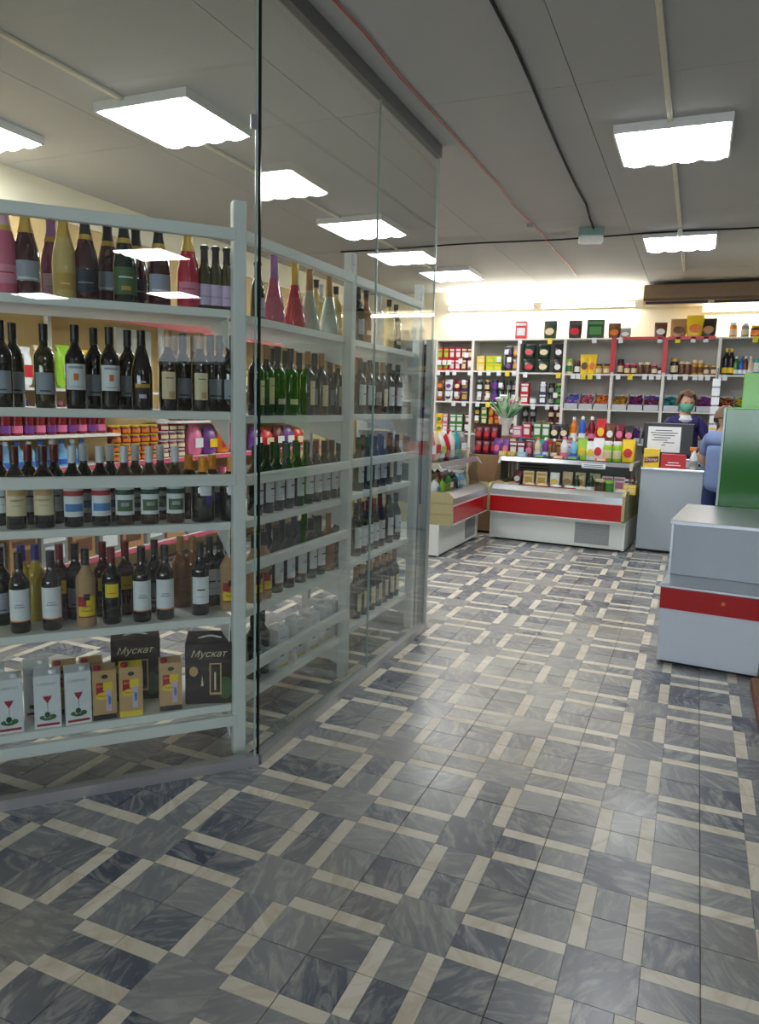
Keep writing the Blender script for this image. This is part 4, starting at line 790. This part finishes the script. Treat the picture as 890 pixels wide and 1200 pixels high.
# corner stand with dark red coffee packets
cs = ob('corner_cabinet', None, None, (-2.3, 8.62, 0)); tag(cs, 'brown chipboard corner cabinet between the two display cases', 'cabinet')
WD = mat('brown_chipboard', (150, 116, 84), .6, var=.15, scale=18)
ob('body', MB().bbox(-.2, .2, 0, .4, .03, .95, .004).mesh('body', WD), cs); ob('plinth', MB().box(-.18, .18, .02, .38, 0, .03).mesh('plinth', DARK), cs)
st = ob('packet_stand', None, None, (-2.3, 8.66, .951)); tag(st, 'dark stand for coffee packets on the corner cabinet', 'stand')
ob('back_board', MB().box(-.16, .16, .06, .075, 0, .36).mesh('bb', mat('dark_red_board', (52, 10, 14), .5)), st); ob('foot', MB().box(-.16, .16, -.03, .075, 0, .012).mesh('foot', BLACK), st)
for k in range(3):
    for q in range(2): setg('pouch', .085, .15, 'maroon', 'red', (-2.4+.095*k, 8.675, .964+.165*q), 0, 'on the stand between the display cases', 'dark red coffee packets')
# bouquet in cellophane behind the case corner
bq = ob('bouquet', None, None, (-2.2, 9.15, 1.2)); tag(bq, 'pale green bouquet wrapped in white paper between the cases', 'bouquet')
LEAF = mat('pale_leaf', (196, 222, 196), .5); LEAF2 = mat('green_leaf', (60, 150, 80), .5)
lf = MB(); rn = random.Random(5)
for k in range(110):
    a = rn.uniform(0, 6.28); t = rn.uniform(.05, .8); l = rn.uniform(.22, .46); w = .02
    d = Vector((math.sin(t)*math.cos(a), math.sin(t)*math.sin(a), math.cos(t))); s = d.cross(Vector((0, 0, 1))).normalized()*w; p = Vector((0, 0, .12))
    lf.add([p, p+d*l*.6+s, p+d*l+Vector((0, 0, -.03)), p+d*l*.6-s], [(0, 1, 2, 3)], k % 3 == 0 and 1 or 0)
ob('leaves', lf.mesh('leaves', [LEAF, LEAF2]), bq)['kind'] = 'stuff'
ob('wrapping', MB().lathe([(.05, -.03), (.055, .04), (.08, .12), (.1, .18)], 12).mesh('wrapping', mat('white_wrap', (226, 232, 228), .3), True), bq)
for k in range(7):
    a = k*.9; ob('flower', MB().lathe([(.005, 0), (.03, .012), (.036, .03), (.02, .045)], 8).mesh('flower', gmx('white' if k % 3 else 'pink'), True), bq, (.11*math.cos(a), .11*math.sin(a), .36+.03*(k % 3)))
tag(ob('flower_stand', MB().bbox(-.15, .15, -.12, .12, 1.12, 1.17, .004).box(-.13, -.1, -.1, -.07, 0, 1.12).box(.1, .13, -.1, -.07, 0, 1.12).box(-.13, -.1, .07, .1, 0, 1.12).box(.1, .13, .07, .1, 0, 1.12).mesh('stool', WD), None, (-2.2, 9.15, 0)), 'tall brown wooden stand under the bouquet', 'stand')
# ------------------------------------------------------------------ cash desk with things on it
KD = ob('cash_desk', None, None, (-.515, 8.42, 0), TH1*.6); tag(KD, 'grey cash desk with a steel top beside the display case', 'desk')
ob('front_panel', MB().bbox(0, .62, 0, .02, .03, .89, .003).mesh('fp', GREYPANEL), KD); ob('side_panel', MB().bbox(0, .02, .02, .5, .03, .89, .003).mesh('sp', GREYPANEL), KD); ob('side_panel', MB().bbox(.6, .62, .02, .5, .03, .89, .003).mesh('sp', GREYPANEL), KD)
ob('plinth', MB().box(.01, .61, .02, .48, 0, .03).mesh('pl', DARK), KD); ob('desk_top', MB().bbox(-.004, .63, -.02, .52, .89, .915, .004).mesh('top', STEEL), KD)
ZK = .916
mo = ob('monitor', None, None, (-.27, 8.66, ZK), -.02); tag(mo, 'black monitor seen from behind with a paper notice taped on', 'monitor')
ob('housing', MB().bbox(-.26, .25, -.025, .02, .13, .475, .008).mesh('housing', BLACK), mo); ob('stand', MB().bbox(-.03, .03, -.005, .03, .01, .2, .004).mesh('stand', WHITE), mo); ob('foot', MB().bbox(-.11, .11, -.06, .1, 0, .012, .004).mesh('foot', BLACK), mo)
np_ = ob('paper_notice', MB().box(-.215, .12, -.0275, -.026, .16, .435).mesh('paper', PAPER), mo)
for k, (a, b) in enumerate(((-.14, .03), (-.19, .09), (-.17, .06), (-.15, .02), (-.17, -.01), (-.05, .06), (-.07, -.03))): ob('printed_line', MB().box(a, b, -.0282, -.0275, .39-.026*k, .398-.026*k).mesh('line', INK), np_)
def deskbox(w, h, d, c, lab, loc, txt, tc, bc):
    P = (MB().bbox(-w/2, w/2, -d/2, d/2, 0, h, .003).mesh('box', gmx(c)), [('label', MB().add([(-w*.44, -d/2-.001, h*.22), (w*.44, -d/2-.001, h*.3), (w*.44, -d/2-.001, h*.62), (-w*.44, -d/2-.001, h*.54)], [(0, 1, 2, 3)]).mesh('label', gmx(bc)), [('lettering', textmesh(txt, w*.7, gmx(tc), z=h*.42, y=-d/2-.0018))] if txt else [('printed_line', MB().box(-w*.3+q*.02, w*.3-q*.02, -d/2-.002, -d/2-.001, h*(.2+.18*q), h*(.26+.18*q)).mesh('line', gmx(tc))) for q in range(2)])])
    spawn(P, 'counter_box', loc, 0, lab, 'box')
deskbox(.16, .2, .12, 'yellow', 'yellow box with dark red brand strip standing on the cash desk', (-.42, 8.5, ZK), 'Dолм', 'white', 'wine red')
deskbox(.25, .15, .1, 'red', 'red box with white printed lines standing on the cash desk', (-.2, 8.49, ZK), '', 'white', 'red')
sp = (MB().lathe([(.04, 0), (.046, .01), (.046, .11), (.03, .15), (.016, .18), (.014, .2)], 16).mesh('spray', mat('cloudy_plastic', (206, 208, 212), .25), True),
      [('trigger_head', MB().bbox(-.05, .025, -.014, .014, .2, .235, .005).box(-.035, -.02, -.008, .008, .16, .2).mesh('trig', gmx('orange'))), ('label', MB().patch(.0468, .03, .09, .9).mesh('lab', gmx('grey'), True))])
spawn(sp, 'spray_bottle', (.0, 8.47, ZK), 0, 'cloudy spray bottle with orange trigger on the cash desk', 'bottle')
sc = (MB().bbox(-.1, .1, -.08, .08, 0, .08, .01).mesh('scale', mat('white_plastic', (214, 218, 222), .4)), [('keypad', MB().box(-.06, .06, -.0815, -.08, .02, .05).mesh('kp', BLACK)), ('pan', MB().bbox(-.11, .11, -.09, .09, .082, .095, .004).mesh('pan', STEEL))])
spawn(sc, 'weighing_scale', (.02, 8.72, ZK), 0, 'white weighing scale on the cash desk behind the spray bottle', 'scale')
# price card pole
pp = ob('card_pole', None, None, (.16, 9.0, 0)); tag(pp, 'tall pole carrying white price cards beside the saleswoman', 'display pole')
ob('pole', MB().lathe([(.012, .02), (.012, 2.0)], 8).mesh('pole', STEEL, True), pp); ob('base', MB().lathe([(.09, 0), (.09, .015), (.02, .03)], 16).mesh('base', STEEL, True), pp)
for k in range(6): ob('card', MB().box(-.04, .04, -.016, -.012, 1.3+k*.1, 1.385+k*.1).mesh('card', PAPER), pp)
ob('yellow_mark', MB().box(-.03, .03, -.018, -.016, 1.33, 1.35).mesh('ym', gmx('yellow')), pp)
# ------------------------------------------------------------------ people
def skinmesh(name, verts, edges, radii, m, parent=None, root=0, sub=2):
    me = bpy.data.meshes.new(name); me.from_pydata(verts, edges, []); me.materials.append(m)
    o = bpy.data.objects.new(name, me); COL.objects.link(o)
    if parent: o.parent = parent
    s = o.modifiers.new('skin', 'SKIN'); s.use_smooth_shade = True
    for i, r in enumerate(radii):
        v = me.skin_vertices[0].data[i]; v.radius = r if isinstance(r, tuple) else (r, r); v.use_root = (i == root)
    b = o.modifiers.new('sub', 'SUBSURF'); b.levels = sub; b.render_levels = sub
    return o
def head(par, c, tilt, yaw, hair_len, mask=None):
    """head built round its own pivot: skull with jaw, nose, ears, eyes; hair cap"""
    hd = ob('head', None, par, c); hd.rotation_euler = (tilt, 0, yaw)
    rings = []
    for t in range(11):
        z = -.115+.23*t/10; k = math.sqrt(max(.02, 1-(z/.125)**2)); fw = .078*k*(.82 if z < -.06 else 1); dp = .098*k
        rings.append([(fw*math.cos(a), dp*math.sin(a)*(1.0 if math.sin(a) > 0 else .93)+(.0 if z > -.05 else -.012), z) for a in [2*math.pi*i/16 for i in range(16)]])
    mb = MB().loft(rings); mb.loft([[(.012, -.09, -.03), (-.012, -.09, -.03), (-.006, -.088, .02), (.006, -.088, .02)], [(.006, -.116, -.026), (-.006, -.116, -.026), (-.003, -.095, .015), (.003, -.095, .015)]])
    for s in (-1, 1): mb.loft([[(s*.074, -.012, -.03), (s*.074, .018, -.02), (s*.074, .02, .02), (s*.074, -.01, .022)], [(s*.09, -.006, -.024), (s*.09, .022, -.016), (s*.09, .024, .018), (s*.09, -.004, .018)]][::s])
    hm = mb.mesh('head', SKIN, True); hd.data = None
    sk = ob('face', hm, hd)
    for s in (-1, 1): ob('eye', MB().lathe([(.003, -.006), (.011, 0), (.003, .006)], 8).mesh('eye', mat('eye_dark', (40, 30, 26), .3), True), hd, (s*.032, -.088, .012))
    ob('mouth', MB().box(-.022, .022, -.097, -.088, -.062, -.056).mesh('mouth', mat('lips', (160, 90, 84), .5)), hd)
    return hd
def hairmesh(hd, length, m):
    mb = MB(); rings = []
    for t in range(9):
        z = .14-.25*length*t/8; k = math.sqrt(max(.03, 1-(max(z, 0)/.142)**2)); r = []
        for i in range(22):
            a = 2*math.pi*i/22; front = math.sin(a) < -.35; zz = z if not front else max(z, .075+.03*abs(math.cos(a)))
            kk = math.sqrt(max(.03, 1-(max(zz, 0)/.142)**2)); j = 1+.05*math.sin(7*a+t)
            r.append((.112*kk*math.cos(a)*j, .122*kk*math.sin(a)*j+.01, zz))
        rings.append(r)
    mb.loft(rings[::-1]); return ob('hair', mb.mesh('hair', m, True), hd)
def hand(par, wrist, d, m):
    """palm with four fingers and a thumb, from wrist along d, slightly curled down"""
    d = Vector(d).normalized(); side = d.cross(Vector((0, 0, 1))).normalized(); up = side.cross(d); w = Vector(wrist)
    V = [w, w+d*.05, w+d*.09]; E = [(0, 1), (1, 2)]; R = [(.022, .016), (.034, .016), (.034, .014)]
    for k, (o, l) in enumerate(((-.03, .065), (-.01, .078), (.011, .073), (.03, .055))):
        b = len(V); V += [w+d*.092+side*o, w+d*(.092+l*.5)+side*o*1.15-up*.008, w+d*(.092+l)+side*o*1.2-up*.03]; E += [(2, b), (b, b+1), (b+1, b+2)]; R += [.0095, .0085, .007]
    b = len(V); V += [w+d*.035-side*.04, w+d*.075-side*.062-up*.01]; E += [(1, b), (b, b+1)]; R += [.011, .008]
    return skinmesh('hand', [tuple(v) for v in V], E, R, m, par, 0, 1)
def person(loc, rot, label, top, top_m, arms_m, legs_m, arms, head_tilt, head_yaw, hair, hscale=1, female=False):
    p = ob('person', None, None, loc, rot); tag(p, label, 'person'); p.scale = (hscale,)*3
    # body (skin): torso, neck, bare arms, legs as one continuous skinned surface
    V = [(0, 0, .93), (0, .01, 1.12), (0, .01, 1.32), (0, .0, 1.43), (0, -.01, 1.5), (0, -.015, 1.56)]; E = [(i, i+1) for i in range(5)]; R = [(.11, .08), (.1, .07), (.11, .07), (.06, .05), (.05, .05), (.05, .05)]
    wr = []
    for s, (el, ha) in zip((-1, 1), arms):
        b = len(V); V += [(s*.17, .0, 1.40), el, ha]; E += [(3, b), (b, b+1), (b+1, b+2)]; R += [.04, .04, .026]; wr.append((el, ha))
    for s in (-1, 1):
        b = len(V); V += [(s*.09, 0, .86), (s*.1, -.01, .48), (s*.1, .02, .09), (s*.11, -.1, .04)]; E += [(0, b), (b, b+1), (b+1, b+2), (b+2, b+3)]; R += [.07, .052, .04, .03]
    body = skinmesh('body', V, E, R, SKIN, p)
    for el, ha in wr: hand(p, ha, Vector(ha)-Vector(el), SKIN)
    # garments over it
    skinmesh('top', [(0, 0, .77), (0, 0, .93)]+V[1:4]+[(s*.13, 0, 1.405) for s in (-1, 1)], [(0, 1), (1, 2), (2, 3), (3, 4), (4, 5), (4, 6)], [(.185, .15), (.18, .14), (.168, .13), (.185, .135), (.12, .1), .085, .085], top_m, p)
    for s, (el, ha) in zip((-1, 1), arms):
        sh = Vector((s*.165, 0, 1.405)); e2 = sh.lerp(Vector(el), .8)
        skinmesh('sleeve', [tuple(sh-Vector((s*.06, 0, 0))), tuple(sh), tuple(e2)], [(0, 1), (1, 2)], [.07, .074, .058], arms_m, p)
    skinmesh('trousers', [(0, 0, .92)]+[q for s in (-1, 1) for q in ((s*.09, 0, .86), (s*.1, -.01, .48), (s*.1, .02, .1))], [(0, 1), (1, 2), (2, 3), (0, 4), (4, 5), (5, 6)], [.1, .095, .076, .064, .095, .076, .064], legs_m, p)
    for s in (-1, 1): ob('shoe', MB().loft([[(-.045, -.17, 0), (.045, -.17, 0), (.042, .09, 0), (-.042, .09, 0)], [(-.042, -.16, .04), (.042, -.16, .04), (.042, .085, .06), (-.042, .085, .06)], [(-.03, -.04, .075), (.03, -.04, .075), (.035, .075, .1), (-.035, .075, .1)]]).mesh('shoe', BLACK, True), p, (s*.105, .0, .0))
    hd = head(p, (0, -.03, 1.63), head_tilt, head_yaw, hair); hairmesh(hd, hair, HAIR)
    return p, hd
VEST = mat('navy_vest', (36, 30, 92), .7, var=.15, scale=40); SHIRT = mat('white_shirt', (220, 220, 226), .7); TEE = mat('blue_tshirt', (112, 132, 176), .8, var=.08, scale=20); JEANS = mat('jeans', (30, 48, 92), .85, var=.2, scale=80)
pa, hd = person((-.13, 9.22, 0), 0.05, 'person in navy vest and green face mask behind the cash desk, looking down', 'vest', VEST, VEST, JEANS, [((-.26, -.05, 1.14), (-.14, -.28, 1.02)), ((.26, -.05, 1.14), (.14, -.28, 1.02))], .22, .2, .74, 1.0)
mk = MB(); 
for t in range(2):
    pass
mk.loft([[(.07*math.cos(a)*q, -.098*abs(math.sin(a))*q-.006, z) for a in [math.pi*i/8 for i in range(9)]] for z, q in ((-.1, .8), (-.06, 1.12), (-.02, 1.1), (.0, 1.04))], cap=False)
ob('face_mask', mk.mesh('mask', mat('green_mask', (110, 190, 160), .7), True), hd)
col = MB().lathe([(.095, 1.40), (.11, 1.43), (.075, 1.47), (.068, 1.48)], 14); ob('collar', col.mesh('collar', SHIRT, True), pa)
pb, hb = person((.25, 8.3, 0), 3.14-.5, 'person in light blue t-shirt and jeans leaning on the cash desk', 'tshirt', TEE, TEE, JEANS, [((-.28, -.06, 1.15), (-.1, -.3, 1.04)), ((.27, -.08, 1.13), (.24, -.32, .985))], .45, 0, .8, .9)
# light blue glove bundle and white pack hanging by the pole
setg('bag', .1, .16, 'light blue', 'white', (.06, 8.93, 1.3) if 0 else (.1, 8.66, ZK), 0, 'on the cash desk beside the person in blue', 'bag on the cash desk')
# ------------------------------------------------------------------ two-tier counter by the aisle
CT0, CT1 = Vector((-.114, 4.648)), Vector((.437, 4.60)); THC = math.atan2(CT1.y-CT0.y, CT1.x-CT0.x); LC = (CT1-CT0).length
ct = ob('service_counter', None, None, (CT0.x, CT0.y, 0), THC); tag(ct, 'two-tier steel service counter with red band and white base', 'counter')
A = lambda n, mb, m: ob(n, mb.mesh(n, m), ct)
A('plinth', MB().box(.02, LC-.02, .03, 1.2, 0, .025), DARK)
A('base_panel', MB().bbox(0, LC, 0, .03, .02, .345, .003), mat('pale_blue_white', (206, 214, 226), .35, var=.03, scale=6)); A('base_body', MB().box(.0, LC, .03, 1.22, .025, .48), GREYPANEL)
A('red_band', MB().prism([(-.012, .345), (-.022, .475), (.02, .475), (.02, .345)], -.005, LC+.005), RED)
A('ledge', MB().bbox(-.01, LC+.01, -.03, .36, .475, .495, .004), STEEL)
A('upper_front', MB().bbox(.0, LC+.3, .3, .32, .495, .815, .003), GREYPANEL); A('upper_side', MB().bbox(.0, .02, .32, 1.22, .48, .815, .003), GREYPANEL)
A('upper_side', MB().bbox(LC+.28, LC+.3, .32, 1.22, .48, .815, .003), GREYPANEL)
A('counter_top', MB().bbox(-.015, LC+.32, .275, 1.26, .815, .84, .004), STEEL)
A('corner_profile', MB().box(-.006, .008, .292, .3, .495, .815), STEEL)
gn = MB().lathe([(.012, 0), (.012, .003)], 10); gn.v = [(.34+v[0], -.0195-v[2], .42+v[1]) for v in gn.v]; A('sticker', gn, gmx('orange'))
# green panels behind it
GREEN = mat('green_acrylic', (18, 92, 14), .12, var=.05, scale=3); LGREEN = mat('light_green_acrylic', (96, 178, 32), .2, var=.04, scale=3)
gp = ob('green_partition', None, None, (.175, 5.9, 0)); tag(gp, 'glossy dark green panel partition standing on the steel counter', 'partition')
ob('panel', MB().bbox(0.012, 1.2, 0, .02, .84, 1.545, .003).mesh('panel', GREEN), gp); ob('edge_strip', MB().bbox(-.004, .012, -.004, .024, .84, 1.545, .002).mesh('edge', EDGEL), gp); ob('top_edge', MB().box(.0, 1.2, -.002, .022, 1.545, 1.552).mesh('te', LGREEN), gp)
g2 = ob('green_board', None, None, (.31, 6.55, 0)); tag(g2, 'tall light green display board behind the dark green partition', 'board')
ob('panel', MB().bbox(0, .7, 0, .025, .06, 1.83, .004).mesh('panel', LGREEN), g2)
for u in (.08, .6): ob('foot', MB().bbox(u, u+.04, -.18, .2, 0, .06, .006).mesh('foot', ALU), g2)
tag(ob('wooden_board', MB().bbox(.39, .5, 3.1, 4.45, 0, .06, .006).mesh('board', mat('old_wood', (122, 84, 60), .7, var=.25, scale=14))), 'worn brown wooden board on the floor beside the counter', 'board')
tag(ob('beige_panel', MB().bbox(.445, .9, 4.56, 4.6, 0, .48, .004).mesh('bp', mat('beige_laminate', (200, 194, 178), .5))), 'beige laminate panel next to the service counter', 'panel')
# ------------------------------------------------------------------ shelving along the tan left wall, seen through the racks
LW = Frame((-4.28, 3.0), math.pi/2)      # local x runs away along the wall, local -y faces the room
lw = ob('wall_shelving', None, None, (-4.28, 3.0, 0), math.pi/2); tag(lw, 'long white wall shelving with a red fascia along the tan wall', 'shelving')
for u in (0, 1.3, 2.6, 3.9, 5.2): ob('upright', MB().box(u-.015, u+.015, .3, .345, 0, 2.3).mesh('up', SHW), lw)
for z in (.25, .6, .98): ob('shelf', MB().box(0, 5.2, 0, .345, z-.02, z).mesh('sh', SHW), lw); ob('price_rail', MB().box(0, 5.2, -.006, 0, z-.035, z+.003).mesh('pr', mat('pink_rail', (214, 90, 120), .5)), lw)
for a, b, z in ((0, 1.7, 1.22), (0, 2.2, 1.56), (2.4, 5.2, 1.31), (3.4, 5.2, 1.62)): ob('shelf', MB().box(a, b, 0, .345, z-.02, z).mesh('sh', SHW), lw)
ob('fascia', MB().box(0, 6.9, .0, .02, 2.1, 2.2).mesh('fa', mat('crimson_fascia', (150, 16, 34), .4)), lw)
ob('fascia_board', MB().box(0, 6.9, .02, .34, 2.18, 2.2).mesh('fb', SHW), lw)
tag(ob('white_board', MB().bbox(XL+.0, XL+.02, 5.05, 5.5, 1.35, 2.1, .003).mesh('wb', WHITE)), 'white board fixed to the tan wall under the fascia', 'board')
rn = random.Random(11)
def lwrow(z, u0, u1, step, specs, place, group, d=.12, stack=1):
    u = u0; k = 0
    while u < u1:
        kd, w, h, b, a = specs[k % len(specs)]
        for q in range(stack): setg(kd, w, h, b, a, LW.at(u, d, z+q*h), math.pi/2, place, group)
        u += max(step, w+.006); k += 1
lwrow(1.56, .25, 2.1, .2, [('bag', .19, .3, 'cream', 'yellow'), ('bag', .19, .32, 'lime', 'white'), ('bag', .2, .3, 'yellow', 'light blue'), ('bag', .19, .28, 'white', 'red')], 'upper shelf on the tan wall', 'snack bags on the tan wall shelf')
lwrow(1.22, .2, 1.65, .1, [('bottle', .085, .25, 'wine red', 'pink'), ('bottle', .085, .25, 'maroon', 'purple')], 'shelf above the water bottles', 'red bottles on the tan wall shelf')
lwrow(.98, .2, 1.45, .1, [('bottle', .085, .2, 'light blue', 'blue'), ('bottle', .085, .2, 'light blue', 'white')], 'shelf under the red bottles', 'water bottles on the tan wall shelf')
lwrow(.98, 1.75, 2.3, .115, [('jar', .11, .075, 'wine red', 'yellow')], 'stacked on the tan wall shelf', 'yellow-lidded jars', stack=4)
lwrow(.98, 2.35, 2.6, .115, [('jar', .11, .08, 'maroon', 'white')], 'stacked on the tan wall shelf', 'white-lidded jars', stack=4)
lwrow(.98, 2.8, 3.6, .23, [('bag', .22, .3, 'pink', 'white'), ('bag', .22, .28, 'purple', 'yellow'), ('bag', .2, .26, 'orange', 'red')], 'middle shelf on the tan wall', 'candy bags on the tan wall shelf')
lwrow(1.31, 2.5, 5.1, .09, [('jar', .08, .1, 'brown', 'dark'), ('jar', .08, .1, 'wine red', 'gold')], 'narrow shelf on the tan wall', 'small jars on the tan wall shelf')
lwrow(1.62, 3.5, 5.1, .13, [('box', .12, .2, 'white', 'purple'), ('box', .12, .22, 'brown', 'cream')], 'far upper shelf on the tan wall', 'boxes on the far tan wall shelf')
lwrow(.98, 3.85, 5.0, .22, [('bag', .22, .26, 'purple', 'white'), ('bag', .24, .24, 'red', 'cream'), ('bag', .22, .26, 'maroon', 'white')], 'far middle shelf on the tan wall', 'far bags on the tan wall shelf')
lwrow(.6, .2, 5.1, .24, [('bag', .22, .24, 'red', 'white'), ('box', .2, .24, 'pink', 'white'), ('bag', .22, .24, 'brown', 'orange'), ('box', .18, .22, 'white', 'green')], 'low shelf on the tan wall', 'goods on the low tan wall shelf')
lwrow(.25, .2, 5.1, .28, [('box', .24, .26, 'tan', 'brown'), ('box', .24, .24, 'grey', 'white')], 'bottom shelf on the tan wall', 'cartons on the bottom tan wall shelf')
lwrow(2.2, 2.6, 6.6, .12, [('jar', .1, .13, 'brown', 'gold'), ('jar', .1, .13, 'dark', 'red')], 'above the red fascia', 'jars on the fascia board', d=.14)
